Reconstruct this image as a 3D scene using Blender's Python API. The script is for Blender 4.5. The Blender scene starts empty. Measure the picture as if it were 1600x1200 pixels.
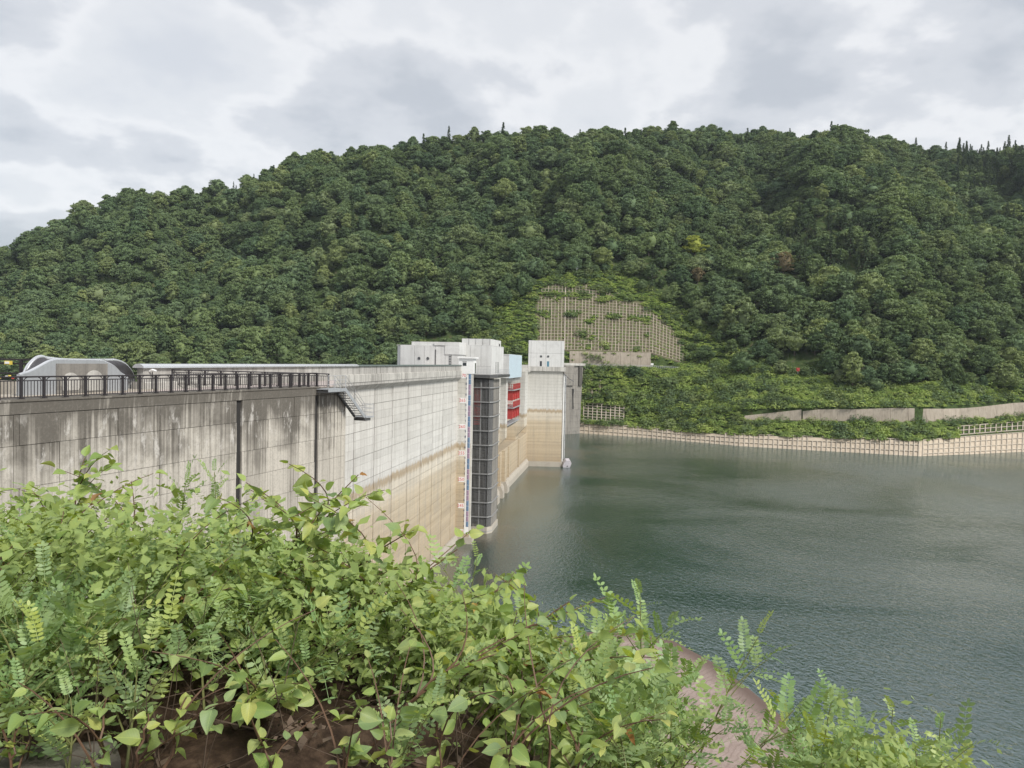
import bpy, math, random
import numpy as np
from mathutils import Matrix, Vector

rng = np.random.default_rng(7)
random.seed(7)
SC = bpy.context.scene
COL = SC.collection
R_ = math.radians

# ------------------------------------------------------------------ camera
EZ = 35.0                      # eye height above the reservoir
FPX = 1110.0                   # focal length in pixels of a 1600 px wide frame
pit, rol = R_(1.75), R_(1.2)
cF = Vector((0, math.cos(pit), -math.sin(pit)))
cX = Vector((1, 0, 0)); cU0 = cX.cross(cF)
cR = cX * math.cos(rol) + cU0 * math.sin(rol)
cU = cR.cross(cF)
cam_d = bpy.data.cameras.new('camera')
cam = bpy.data.objects.new('camera', cam_d); COL.objects.link(cam)
cam_d.sensor_fit = 'HORIZONTAL'; cam_d.sensor_width = 36.0
cam_d.lens = 36.0 * FPX / 1600.0
cam_d.clip_start = 0.1; cam_d.clip_end = 6000
cam.matrix_world = Matrix(((cR.x, cU.x, -cF.x, 0), (cR.y, cU.y, -cF.y, 0), (cR.z, cU.z, -cF.z, EZ), (0, 0, 0, 1)))
SC.camera = cam

# ------------------------------------------------------------------ light
SUN_DIR = Vector((0.68, -0.62, 0.92)).normalized()      # towards the sun
sun_el = math.asin(SUN_DIR.z); sun_az = math.atan2(SUN_DIR.x, SUN_DIR.y)
w = bpy.data.worlds.new('World'); SC.world = w; w.use_nodes = True
nt = w.node_tree; nt.nodes.clear()
def WN(t, **k):
    n = nt.nodes.new(t)
    for a, b in k.items(): setattr(n, a, b)
    return n
out = WN('ShaderNodeOutputWorld'); bg = WN('ShaderNodeBackground'); bg.inputs[1].default_value = 0.1
sky = WN('ShaderNodeTexSky', sky_type='NISHITA', sun_disc=False)
sky.sun_elevation = sun_el; sky.sun_rotation = sun_az; sky.altitude = 300; sky.air_density = 1.2; sky.dust_density = 2.0
tc = WN('ShaderNodeTexCoord'); sep = WN('ShaderNodeSeparateXYZ'); nt.links.new(tc.outputs['Generated'], sep.inputs[0])
za = WN('ShaderNodeMath', operation='ABSOLUTE'); nt.links.new(sep.outputs[2], za.inputs[0])
zb = WN('ShaderNodeMath', operation='ADD'); nt.links.new(za.outputs[0], zb.inputs[0]); zb.inputs[1].default_value = 0.30
dx = WN('ShaderNodeMath', operation='DIVIDE'); nt.links.new(sep.outputs[0], dx.inputs[0]); nt.links.new(zb.outputs[0], dx.inputs[1])
dy = WN('ShaderNodeMath', operation='DIVIDE'); nt.links.new(sep.outputs[1], dy.inputs[0]); nt.links.new(zb.outputs[0], dy.inputs[1])
cv = WN('ShaderNodeCombineXYZ'); nt.links.new(dx.outputs[0], cv.inputs[0]); nt.links.new(dy.outputs[0], cv.inputs[1])
cv.inputs[2].default_value = 3.7
def wnoise(scale, detail, rough, dist=0.0, off=0.0):
    m = WN('ShaderNodeVectorMath', operation='ADD'); nt.links.new(cv.outputs[0], m.inputs[0]); m.inputs[1].default_value = (off, off * .7, off * .3)
    n = WN('ShaderNodeTexNoise'); nt.links.new(m.outputs[0], n.inputs['Vector'])
    n.inputs['Scale'].default_value = scale; n.inputs['Detail'].default_value = detail
    n.inputs['Roughness'].default_value = rough; n.inputs['Distortion'].default_value = dist
    return n.outputs[0]
def wramp(src, pts):
    r = WN('ShaderNodeValToRGB'); nt.links.new(src, r.inputs[0])
    e = r.color_ramp.elements
    while len(e) < len(pts): e.new(.5)
    for i, (p, c) in enumerate(pts): e[i].position = p; e[i].color = (*c, 1)
    r.color_ramp.interpolation = 'EASE'
    return r.outputs[0]
SKYK = 3.35
big = wnoise(1.75, 10, 0.53, 0.08, 5.1)
veil = wnoise(.7, 5, 0.5, 0.3, 12.0)
addn = WN('ShaderNodeMath', operation='MULTIPLY_ADD'); nt.links.new(veil, addn.inputs[0]); addn.inputs[1].default_value = 0.35; nt.links.new(big, addn.inputs[2])
cloud = wramp(addn.outputs[0], [(0.50, (0.74, 0.765, 0.81)), (0.60, (0.84, 0.855, 0.88)), (0.648, (0.93, 0.935, 0.95)), (0.70, (0.74, 0.76, 0.795)), (0.77, (0.60, 0.63, 0.675)), (.88, (0.50, 0.535, 0.585))])
cs = WN('ShaderNodeVectorMath', operation='SCALE'); nt.links.new(cloud, cs.inputs[0]); cs.inputs[3].default_value = SKYK
mixw = WN('ShaderNodeMix', data_type='RGBA'); mixw.inputs[0].default_value = 0.94
nt.links.new(sky.outputs[0], mixw.inputs[6]); nt.links.new(cs.outputs[0], mixw.inputs[7])
nt.links.new(mixw.outputs[2], bg.inputs[0]); nt.links.new(bg.outputs[0], out.inputs[0])

sun_d = bpy.data.lights.new('sun', 'SUN'); sun_d.energy = 1.5; sun_d.angle = R_(11); sun_d.color = (1.0, 0.96, 0.90)
sun = bpy.data.objects.new('sun', sun_d); COL.objects.link(sun)
sun.rotation_euler = (-SUN_DIR).to_track_quat('-Z', 'Y').to_euler(); sun.location = (60, -40, 150)

SC.view_settings.view_transform = 'Standard'; SC.view_settings.look = 'None'
SC.view_settings.gamma = 1.0; SC.view_settings.use_curve_mapping = False
SC.view_settings.exposure = 1.5
SC.cycles.max_bounces = 6; SC.cycles.diffuse_bounces = 3; SC.cycles.glossy_bounces = 3
SC.cycles.transmission_bounces = 4; SC.cycles.transparent_max_bounces = 6; SC.cycles.volume_bounces = 0

# ------------------------------------------------------------------ measuring helpers
def project(p):
    v = Vector(p) - Vector((0, 0, EZ)); y = v.dot(cF)
    return 800 + FPX * v.dot(cR) / y, 600 - FPX * v.dot(cU) / y
def ray(px, py): return cF + cR * ((px - 800) / FPX) - cU * ((py - 600) / FPX)
def at_depth(px, py, Y):
    d = ray(px, py); return Vector((0, 0, EZ)) + d * (Y / d.y)
def interp(x, tab):
    if x <= tab[0][0]: return tab[0][1]
    for (a0, b0), (a1, b1) in zip(tab[:-1], tab[1:]):
        if x <= a1: return b0 + (b1 - b0) * (x - a0) / (a1 - a0)
    return tab[-1][1]

# ------------------------------------------------------------------ object helpers
def tag(o, label=None, cat=None, group=None, kind=None):
    if label: o['label'] = label
    if cat: o['category'] = cat
    if group: o['group'] = group
    if kind: o['kind'] = kind
    return o
def link(name, data, parent=None, loc=None):
    o = bpy.data.objects.new(name, data); COL.objects.link(o)
    if parent is not None: o.parent = parent
    if loc is not None: o.location = loc
    return o
def empty(name, loc=(0, 0, 0), rz=0.0):
    o = bpy.data.objects.new(name, None); COL.objects.link(o)
    o.location = loc; o.rotation_euler = (0, 0, rz); o.empty_display_size = .2
    return o
class MB:
    """collects simple solids into one mesh"""
    def __init__(s): s.v = []; s.f = []
    def add(s, vs, fs):
        b = len(s.v); s.v += [tuple(q) for q in vs]; s.f += [tuple(b + i for i in f) for f in fs]; return s
    def box(s, x0, x1, y0, y1, z0, z1, ch=0.0):
        x0, x1 = min(x0, x1), max(x0, x1); y0, y1 = min(y0, y1), max(y0, y1); z0, z1 = min(z0, z1), max(z0, z1)
        return s.add([(x0, y0, z0), (x1, y0, z0), (x1, y1, z0), (x0, y1, z0), (x0, y0, z1), (x1, y0, z1), (x1, y1, z1), (x0, y1, z1)],
                     [(3, 2, 1, 0), (4, 5, 6, 7), (0, 1, 5, 4), (1, 2, 6, 5), (2, 3, 7, 6), (3, 0, 4, 7)])
    def prism(s, poly, axis, a, b):
        """poly: 2-D outline; axis 0/1/2 is the extrude axis, the outline takes the other two in order"""
        def P(p, q):
            return (q, p[0], p[1]) if axis == 0 else ((p[0], q, p[1]) if axis == 1 else (p[0], p[1], q))
        n = len(poly); area = sum(poly[i][0] * poly[(i + 1) % n][1] - poly[(i + 1) % n][0] * poly[i][1] for i in range(n))
        flip = (area < 0) ^ (axis == 1) ^ (b < a)
        vs = [P(p, a) for p in poly] + [P(p, b) for p in poly]
        fs = [tuple(range(n))[::-1], tuple(range(n, 2 * n))] + [(i, (i + 1) % n, n + (i + 1) % n, n + i) for i in range(n)]
        if flip: fs = [f[::-1] for f in fs]
        return s.add(vs, fs)
    def tube(s, pts, r, n=6, r2=None, cap=True):
        pts = [Vector(p) for p in pts]; m = len(pts); rings = []
        for i, p in enumerate(pts):
            t = (pts[min(i + 1, m - 1)] - pts[max(i - 1, 0)])
            if t.length < 1e-9: t = Vector((0, 0, 1))
            t.normalize(); a = t.orthogonal().normalized() if i == 0 else (rings[-1][1] - t * rings[-1][1].dot(t)).normalized()
            b = t.cross(a); rr = r if r2 is None else r + (r2 - r) * i / (m - 1)
            rings.append(([p + (a * math.cos(2 * math.pi * k / n) + b * math.sin(2 * math.pi * k / n)) * rr for k in range(n)], a))
        vs = [q for ring, _ in rings for q in ring]; fs = []
        for i in range(m - 1):
            for k in range(n):
                fs.append((i * n + k, i * n + (k + 1) % n, (i + 1) * n + (k + 1) % n, (i + 1) * n + k))
        if cap: fs += [tuple(range(n))[::-1], tuple((m - 1) * n + k for k in range(n))]
        return s.add(vs, fs)
    def bar(s, p, q, w, h):
        """box beam between two points, w wide (sideways), h tall"""
        p, q = Vector(p), Vector(q); d = (q - p).normalized()
        side = d.cross(Vector((0, 0, 1)))
        side = Vector((1, 0, 0)) if side.length < 1e-6 else side.normalized()
        up = side.cross(d)
        vs = []
        for e in (p, q):
            for a, b in ((-1, -1), (1, -1), (1, 1), (-1, 1)): vs.append(e + side * (a * w / 2) + up * (b * h / 2))
        return s.add(vs, [(0, 1, 2, 3), (7, 6, 5, 4), (4, 5, 1, 0), (5, 6, 2, 1), (6, 7, 3, 2), (7, 4, 0, 3)])
    def mesh(s, name, m, smooth=False):
        me = bpy.data.meshes.new(name); me.from_pydata(s.v, [], s.f); me.update()
        if m: me.materials.append(m)
        if smooth: me.polygons.foreach_set('use_smooth', [True] * len(me.polygons))
        return me
    def build(s, name, m, parent=None, smooth=False, loc=None):
        return link(name, s.mesh(name, m, smooth), parent, loc)
def box(name, m, parent, *a): return MB().box(*a).build(name, m, parent)
def mesh_np(name, V, F, m, smooth=False):
    me = bpy.data.meshes.new(name); k = F.shape[1]
    me.vertices.add(len(V)); me.vertices.foreach_set('co', np.asarray(V, np.float32).ravel())
    me.loops.add(F.size); me.loops.foreach_set('vertex_index', np.asarray(F, np.int32).ravel())
    me.polygons.add(len(F)); me.polygons.foreach_set('loop_start', np.arange(0, F.size, k, dtype=np.int32))
    me.polygons.foreach_set('loop_total', np.full(len(F), k, np.int32))
    if smooth: me.polygons.foreach_set('use_smooth', np.ones(len(F), bool))
    me.update(calc_edges=True); me.validate()
    if m: me.materials.append(m)
    return me

# ------------------------------------------------------------------ material helpers
class NT:
    def __init__(s, name):
        s.m = bpy.data.materials.new(name); s.m.use_nodes = True; s.t = s.m.node_tree; s.t.nodes.clear()
        s.out = s.n('ShaderNodeOutputMaterial')
        s.geo = s.n('ShaderNodeNewGeometry'); s.oi = s.n('ShaderNodeObjectInfo')
    def n(s, t, **k):
        x = s.t.nodes.new(t)
        for a, b in k.items(): setattr(x, a, b)
        return x
    def set(s, sock, v):
        if isinstance(v, bpy.types.NodeSocket): s.t.links.new(v, sock)
        elif v is not None:
            if sock.type == 'RGBA' and len(v) == 3: v = (*v, 1)
            sock.default_value = v
    def math(s, op, a, b=None, c=None, clamp=False):
        x = s.n('ShaderNodeMath', operation=op, use_clamp=clamp)
        for i, v in enumerate((a, b, c)):
            if v is not None: s.set(x.inputs[i], v)
        return x.outputs[0]
    def mapping(s, vec, scale=(1, 1, 1), loc=(0, 0, 0), rot=(0, 0, 0)):
        x = s.n('ShaderNodeMapping'); s.set(x.inputs[0], vec); x.inputs[1].default_value = loc; x.inputs[2].default_value = rot; x.inputs[3].default_value = scale
        return x.outputs[0]
    def noise(s, vec, scale, detail=4, rough=.55, dist=0.0):
        x = s.n('ShaderNodeTexNoise'); s.set(x.inputs['Vector'], vec); x.inputs['Scale'].default_value = scale
        x.inputs['Detail'].default_value = detail; x.inputs['Roughness'].default_value = rough; x.inputs['Distortion'].default_value = dist
        return x.outputs[0]
    def ramp(s, v, pts, mode='LINEAR'):
        x = s.n('ShaderNodeValToRGB'); s.set(x.inputs[0], v); e = x.color_ramp.elements; x.color_ramp.interpolation = mode
        while len(e) < len(pts): e.new(.5)
        for i, (p, c) in enumerate(pts):
            e[i].position = p; e[i].color = (*c, 1) if not isinstance(c, (int, float)) else (c, c, c, 1)
        return x.outputs[0]
    def rng(s, v, a, b, c=0.0, d=1.0):
        x = s.n('ShaderNodeMapRange'); s.set(x.inputs[0], v)
        for i, q in enumerate((a, b, c, d)): x.inputs[i + 1].default_value = q
        return x.outputs[0]
    def mix(s, f, a, b, mode='MIX'):
        x = s.n('ShaderNodeMix', data_type='RGBA', blend_type=mode); s.set(x.inputs[0], f); s.set(x.inputs[6], a); s.set(x.inputs[7], b)
        return x.outputs[2]
    def bump(s, h, strength=.3, dist=.05):
        x = s.n('ShaderNodeBump'); s.set(x.inputs['Height'], h); x.inputs['Strength'].default_value = strength; x.inputs['Distance'].default_value = dist
        return x.outputs[0]
    def principled(s, color, rough=.8, spec=.3, metal=0.0, normal=None, ior=None):
        p = s.n('ShaderNodeBsdfPrincipled'); s.set(p.inputs['Base Color'], color); s.set(p.inputs['Roughness'], rough)
        p.inputs['Specular IOR Level'].default_value = spec; p.inputs['Metallic'].default_value = metal
        if normal is not None: s.set(p.inputs['Normal'], normal)
        if ior: p.inputs['IOR'].default_value = ior
        return p
    def done(s, sh): s.t.links.new(sh.outputs[0], s.out.inputs[0]); return s.m

def concrete(name, base, dark, streak=.5, blotch=.35, tan=False, top=None, lift=0.0, white=None, rnd=.12, sf=2.2, speck=.28):
    k = NT(name); P = k.geo.outputs['Position']
    st = k.noise(k.mapping(P, (sf, sf, .07)), 1.0, 5, .62)
    st2 = k.noise(k.mapping(P, (.7, .7, .03), (5, 3, 1)), 1.0, 4, .5)
    bl = k.noise(P, .45, 8, .6, .4)
    sp = k.noise(P, 7.0, 5, .7)
    sepn = k.n('ShaderNodeSeparateXYZ'); k.set(sepn.inputs[0], P); z = sepn.outputs[2]
    c = base
    if tan:
        zz = k.math('ADD', z, k.math('MULTIPLY', k.math('SUBTRACT', st, .5), 2.2))
        zn = k.rng(zz, 0, 36, 0, 1)
        c = k.ramp(zn, [(0.0, (.36, .285, .195)), (.10, (.45, .365, .255)), (.30, (.52, .43, .305)), (.425, (.56, .48, .36)), (.455, (.62, .56, .46)), (.50, (.64, .585, .49)),
                        (.515, (.40, .32, .215)), (.533, (.44, .36, .26)), (.541, (.62, .61, .58)), (.62, (.62, .61, .575)), (.88, base)])
        # thin silt bands left by the falling water
        band = k.noise(k.mapping(P, (.02, .02, 1.6)), 1.0, 3, .6)
        lowm = k.rng(z, 19.4, 17.0, 0, 1)
        c = k.mix(k.math('MULTIPLY', k.math('MULTIPLY', k.rng(band, .42, .66), lowm), .35), c, (.33, .26, .17))
    c = k.mix(k.math('MULTIPLY', k.rng(st, .48, .72), streak), c, dark)
    c = k.mix(k.math('MULTIPLY', k.rng(st2, .5, .7), streak * .6), c, dark)
    c = k.mix(k.math('MULTIPLY', k.rng(bl, .5, .72), blotch), c, dark)
    if top:
        z0, z1, col, amt = top
        f = k.math('ADD', k.rng(z, z0, z1, 0, 1), k.math('ADD', k.math('MULTIPLY', k.math('SUBTRACT', k.math('ADD', st2, bl), 1.0), 1.25), k.math('MULTIPLY', k.math('SUBTRACT', st, .5), 1.3)))
        c = k.mix(k.math('MULTIPLY', k.rng(f, .22, .80), amt), c, col)
    if white:
        wz0, wz1 = white
        wf = k.math('MULTIPLY', k.rng(k.noise(k.mapping(P, (1.6, 1.6, .7)), 1.0, 7, .68, .3), .55, .66), k.math('MULTIPLY', k.rng(z, wz0 - .8, wz0 + .3), k.rng(z, wz1 + .3, wz1 - .5)))
        c = k.mix(k.math('MULTIPLY', wf, .7), c, (.60, .58, .54))
    c = k.mix(k.math('MULTIPLY', k.rng(sp, .50, .66), speck), c, dark)
    if lift:
        fr = k.math('FRACT', k.math('DIVIDE', z, lift))
        ln = k.math('LESS_THAN', fr, .07)
        c = k.mix(k.math('MULTIPLY', ln, .32), c, (.10, .09, .08))
    if rnd:
        v = k.rng(k.oi.outputs['Random'], 0, 1, 1 - rnd, 1.0)
        vv = k.n('ShaderNodeCombineXYZ'); [k.set(vv.inputs[i], v) for i in range(3)]
        c = k.mix(1.0, c, vv.outputs[0], 'MULTIPLY')
    return k.done(k.principled(c, .88, .2, 0, k.bump(k.math('ADD', k.math('MULTIPLY', bl, .6), sp), .35, .03)))

def plain(name, col, rough=.6, metal=0.0, spec=.4, var=.25, scale=3.0, dirt=None):
    k = NT(name); P = k.geo.outputs['Position']
    n = k.noise(P, scale, 6, .6); st = k.noise(k.mapping(P, (3, 3, .15)), 1.0, 4, .6)
    d = dirt or tuple(q * .45 for q in col)
    c = k.mix(k.math('MULTIPLY', k.rng(n, .4, .75), var), col, d)
    c = k.mix(k.math('MULTIPLY', k.rng(st, .5, .75), var), c, d)
    r = k.rng(n, .3, .7, rough * .85, min(1, rough * 1.15))
    return k.done(k.principled(c, r, spec, metal, k.bump(n, .1, .01)))

M = {}
M['dam'] = concrete('dam_concrete', (.57, .555, .515), (.30, .28, .25), .52, .28, tan=True, rnd=.12)
M['dam_far'] = concrete('dam_concrete_far', (.52, .505, .46), (.24, .225, .195), .34, .22, tan=True, lift=1.03, rnd=.06)
M['joint'] = concrete('joint_concrete', (.10, .095, .085), (.04, .038, .035), .5, .4, rnd=0)
M['kerb'] = concrete('kerb_concrete', (.42, .385, .33), (.22, .19, .15), .3, .3)
M['parapet'] = concrete('parapet_concrete', (.46, .445, .415), (.17, .16, .145), .75, .3)
M['cornice'] = concrete('cornice_concrete', (.53, .515, .475), (.17, .16, .145), .75, .5)
M['wing'] = concrete('weathered_concrete', (.52, .49, .43), (.22, .205, .175), .75, .22, top=(26.6, 32.6, (.105, .096, .082), .92), white=(28.9, 31.9), rnd=.05, sf=5.5, speck=.45)
M['wingtop'] = concrete('stained_concrete', (.155, .14, .12), (.075, .068, .058), .5, .5)
M['wing_joint'] = concrete('black_joint', (.045, .043, .04), (.02, .02, .02), .5, .4, rnd=0)
M['bldg'] = concrete('building_concrete', (.60, .60, .585), (.33, .325, .31), .28, .35, rnd=.06)
M['oldconc'] = concrete('old_dark_concrete', (.25, .235, .21), (.09, .085, .08), .7, .55, lift=3.0, rnd=.05)
M['retwall'] = concrete('retaining_wall_concrete', (.38, .33, .27), (.20, .17, .135), .6, .45, rnd=.12)
M['frame'] = concrete('lattice_concrete', (.44, .39, .32), (.22, .19, .15), .3, .5, rnd=.2)
M['frame_old'] = concrete('weedy_lattice_concrete', (.42, .365, .29), (.22, .185, .14), .3, .5, rnd=.25)
M['terrace'] = plain('terrace_paving', (.55, .49, .46), .8, var=.3, scale=1.2)
M['black'] = plain('dark_brown_railing_paint', (.030, .026, .028), .45, var=.2)
M['steel'] = plain('galvanised_steel', (.50, .52, .54), .45, .5, var=.25)
M['darksteel'] = plain('dark_steel', (.10, .10, .10), .55, .4, var=.3)
M['greysteel'] = plain('grey_steel', (.33, .33, .325), .5, .3, var=.3)
M['silver'] = plain('aluminium_coping', (.80, .81, .83), .30, .75, var=.15)
M['greenmetal'] = plain('weathered_green_coping', (.13, .16, .145), .45, .3, var=.35)
M['white'] = plain('white_paint', (.74, .74, .73), .6, var=.12)
M['bluegauge'] = plain('blue_gauge_paint', (.16, .25, .38), .6, var=.3)
M['pinkgauge'] = plain('mauve_gauge_paint', (.38, .27, .36), .6, var=.3)
M['ink'] = plain('dark_blue_mark', (.03, .05, .12), .6, var=.1)
M['redtext'] = plain('red_lettering', (.55, .05, .05), .6, var=.1)
M['red'] = plain('red_gate_paint', (.43, .055, .05), .55, var=.5)
M['cladding'] = plain('pale_blue_cladding', (.44, .53, .585), .5, var=.25)
M['glassdark'] = plain('dark_window_glass', (.02, .025, .03), .1, spec=.8, var=.05)
M['glassblue'] = plain('blue_window_glass', (.08, .20, .26), .12, spec=.8, var=.05)
M['rail_grey'] = plain('pale_grey_rail', (.45, .46, .47), .5, .3, var=.2)
M['yellow'] = plain('yellow_plastic', (.70, .55, .10), .5, var=.2)
M['float'] = plain('pale_mauve_float', (.50, .47, .50), .55, var=.3)
# ================================================================== LARGE STRUCTURE
# ------------------------------------------------------------------ far valley side
RIDGE = [(-700, 470), (-300, 430), (0, 385), (100, 352), (180, 306), (250, 300), (330, 290), (430, 263), (520, 237), (600, 228), (700, 211), (780, 204),
         (850, 208), (950, 210), (1040, 197), (1110, 202), (1160, 216), (1250, 210), (1330, 212), (1400, 219), (1460, 233), (1520, 236), (1600, 230), (1900, 260), (2300, 300)]
RIDGE_Y = [(-700, 500), (0, 540), (430, 600), (700, 620), (1040, 640), (1160, 700), (1330, 680), (1600, 705), (2300, 760)]
COLS = {   # azimuth (as photo column): deep, shore, revetment top, bench foot, bench top, road outer, road inner, wall top, cut top
    -700: [(280, -40), (300, -20), (320, -10), (340, 0), (355, 10), (370, 18), (380, 24), (385, 28), (430, 48)],
    0:    [(280, -40), (300, -20), (325, -5), (345, 8), (360, 17), (375, 25), (383, 29), (390, 33), (450, 62)],
    430:  [(280, -40), (305, -20), (330, -5), (350, 8), (365, 17), (380, 26), (388, 30), (395, 35), (450, 74)],
    700:  [(300, -40), (325, -15), (345, 0), (360, 12), (370, 22), (380, 30), (385, 34), (390, 38), (430, 72)],
    840:  [(325, -20), (352, -3), (358, 6), (364, 14), (372, 26), (381, 33.8), (386.5, 34.2), (387.6, 41.0), (430, 84)],
    900:  [(330, -14), (359, -.4), (363, 4.5), (366, 6), (372, 14.5), (381, 33.8), (387, 34.2), (387.6, 41.5), (430, 84)],
    1016: [(312, -14), (341, -.4), (344.5, 4), (349, 6), (356, 13), (381, 33.5), (387, 34.2), (387.6, 41.0), (428, 80)],
    1065: [(302, -14), (331, -.4), (335, 3.5), (339, 6), (347, 12), (379, 33), (386, 34), (388, 36), (425, 72)],
    1160: [(285, -14), (314, -.4), (319, 4.2), (328, 11), (330, 15), (362, 33), (372, 38), (374, 40), (425, 84)],
    1250: [(276, -14), (305, -.4), (310, 4.7), (320, 12), (320.8, 17), (350, 32), (360, 38), (365, 42), (425, 88)],
    1330: [(270, -14), (299, -.4), (304, 5), (314, 12.5), (314.8, 18), (340, 31), (352, 40), (360, 46), (430, 100)],
    1440: [(261, -14), (290, -.4), (297, 5.5), (309, 13), (309.8, 19), (335, 33), (347, 42), (356, 49), (430, 105)],
    1520: [(272, -14), (301, -.4), (310, 6.5), (322, 14), (322.8, 20), (347, 36), (358, 44), (366, 51), (440, 108)],
    1600: [(284, -14), (314, -.4), (324, 7.5), (336, 15.5), (336.8, 22), (360, 40), (370, 47), (378, 54), (450, 110)],
    1900: [(300, -14), (330, -.4), (340, 8), (352, 16), (352.8, 22), (376, 40), (386, 47), (394, 54), (470, 112)],
    2300: [(330, -14), (360, -.4), (370, 8), (382, 16), (382.8, 22), (406, 40), (416, 47), (424, 54), (500, 112)],
}
KX = sorted(COLS)
_kc = {}
def knots(px):
    key = round(px * 2)
    if key in _kc: return _kc[key]
    px = key / 2; res = []
    for i in range(9):
        res.append((float(np.interp(px, KX, [COLS[k][i][0] for k in KX])), float(np.interp(px, KX, [COLS[k][i][1] for k in KX]))))
    ry = interp(px, RIDGE_Y); hor = 566 + (px - 800) * 0.0205
    rz = EZ + (hor - interp(px, RIDGE)) / FPX * ry - 9.5
    res.append((ry, rz)); res.append((ry + 170, rz - 75)); _kc[key] = res
    return res
def spur(px, Y):
    """side spurs and gullies running down the hillside"""
    s = 12 * math.sin(px / 62.0 + Y / 95.0) + 6 * math.sin(px / 27.0 - Y / 60.0 + 1.3) + 4 * math.sin(px / 15.0 + 2.0 + Y / 33.0)
    return s
def ground_far(px, Y):
    k = knots(px); z = k[-1][1]
    if Y <= k[0][0]: z = k[0][1]
    else:
        for (a0, b0), (a1, b1) in zip(k[:-1], k[1:]):
            if Y <= a1: z = b0 + (b1 - b0) * (Y - a0) / max(1e-6, a1 - a0); break
    y0, y1 = k[8][0], k[9][0]
    if Y > y0 and Y < y1: z += spur(px, Y) * math.sin(math.pi * (Y - y0) / (y1 - y0)) * 1.5
    return z
def far_point(px, Y):
    return Vector(((px - 800) / FPX * Y, Y, ground_far(px, Y)))
k = NT('hillside_ground'); P = k.geo.outputs['Position']
c = k.ramp(k.noise(P, .35, 8, .6), [(.3, (.025, .038, .014)), (.48, (.045, .07, .022)), (.58, (.06, .08, .03)), (.7, (.10, .085, .05))])
M['hillground'] = k.done(k.principled(c, .95, .1, 0, k.bump(k.noise(P, 1.5, 6), .6, .4)))
SUBD = [3, 3, 4, 1, 8, 2, 1, 12, 26, 6]
pxs = np.concatenate([np.arange(-700, 780, 20), np.arange(780, 1700, 8), np.arange(1700, 2301, 30)])
V = []; rows = sum(SUBD) + 1
for px in pxs:
    kk = knots(px); Ys = []
    for i in range(10): Ys += list(np.linspace(kk[i][0], kk[i + 1][0], SUBD[i], endpoint=False))
    Ys.append(kk[10][0])
    for Y in Ys: V.append(((px - 800) / FPX * Y, Y, ground_far(px, Y)))
F = [(i * rows + j, (i + 1) * rows + j, (i + 1) * rows + j + 1, i * rows + j + 1) for i in range(len(pxs) - 1) for j in range(rows - 1)]
tag(link('hillside', mesh_np('hillside', np.array(V), np.array(F), M['hillground'])), kind='structure')

# ------------------------------------------------------------------ near bank and silt shore
SHORE = [(-80, 40), (-30, 55), (-15, 62), (-5, 75), (3, 87), (9, 91.5), (15, 92.3), (21, 89.7), (24.5, 83), (26.6, 76), (28.3, 68), (28.8, 61), (30, 50), (38, 36), (52, 24), (80, 10), (120, -5)]
SHA = np.array(SHORE, float)
def shore_dist(x, y):
    """signed distance to the waterline, positive on the bank"""
    p = np.array([x, y]); best = 1e9; sgn = 1
    for a, b in zip(SHA[:-1], SHA[1:]):
        d = b - a; t = np.clip(np.dot(p - a, d) / np.dot(d, d), 0, 1); q = a + d * t; e = p - q; dd = math.hypot(*e)
        if dd < best: best = dd; sgn = 1 if d[0] * e[1] - d[1] * e[0] < 0 else -1
    return best * sgn
def wob(x, y): return .10 * math.sin(2.1 * x + 1.3 * y) + .07 * math.sin(4.7 * x - 3.1 * y + 1) + .05 * math.sin(9.1 * x + 7.7 * y)
def ground_near(x, y):
    b = 33.3 - .80 * max(0, y - 2.9 - 1.2 * min(1.0, max(0, (.6 - x) / 1.6))) - .38 * max(0, x - .6) + wob(x, y)
    if b > 1.3: return b
    return max(b, min(1.2, shore_dist(x, y) * .028))
xs = np.concatenate([np.arange(-80, -8, 3.0), np.arange(-8, 6, .3), np.arange(6, 34, 1.0), np.arange(34, 121, 4)])
ys = np.concatenate([np.arange(-20, 1, 2.0), np.arange(1, 8, .3), np.arange(8, 50, 2), np.arange(50, 100, .9)])
V = [(x, y, ground_near(x, y)) for x in xs for y in ys]; m = len(ys)
F = [(i * m + j, (i + 1) * m + j, (i + 1) * m + j + 1, i * m + j + 1) for i in range(len(xs) - 1) for j in range(m - 1)]
k = NT('bank_soil'); P = k.geo.outputs['Position']; sp = k.n('ShaderNodeSeparateXYZ'); k.set(sp.inputs[0], P)
soil = k.ramp(k.noise(P, 9, 8, .7), [(.3, (.018, .011, .007)), (.5, (.045, .028, .018)), (.62, (.085, .055, .036)), (.75, (.12, .095, .07))])
silt = k.ramp(k.noise(k.mapping(P, (1, 1, 1)), .8, 9, .6), [(.3, (.25, .195, .17)), (.7, (.34, .275, .245))])
silt = k.mix(k.math('MULTIPLY', k.rng(k.noise(P, 5, 6, .7), .52, .7), .55), silt, (.17, .13, .115))
rip = k.n('ShaderNodeTexWave'); k.set(rip.inputs['Vector'], k.mapping(P, rot=(0, 0, .7))); rip.inputs['Scale'].default_value = .55; rip.inputs['Distortion'].default_value = 9; rip.inputs['Detail'].default_value = 4
silt = k.mix(k.math('MULTIPLY', k.rng(rip.outputs[1], .62, .95), .35), silt, (.16, .12, .10))
wet = k.rng(sp.outputs[2], .02, .10)
silt = k.mix(wet, (.13, .095, .08), silt)
c = k.mix(k.rng(sp.outputs[2], 1.3, 2.5), silt, soil)
M['bank'] = k.done(k.principled(c, .9, .2, 0, k.bump(k.noise(P, 6, 8, .65), .5, .05)))
tag(link('near_bank', mesh_np('near_bank', np.array(V), np.array(F), M['bank'], True)), kind='structure')

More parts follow.
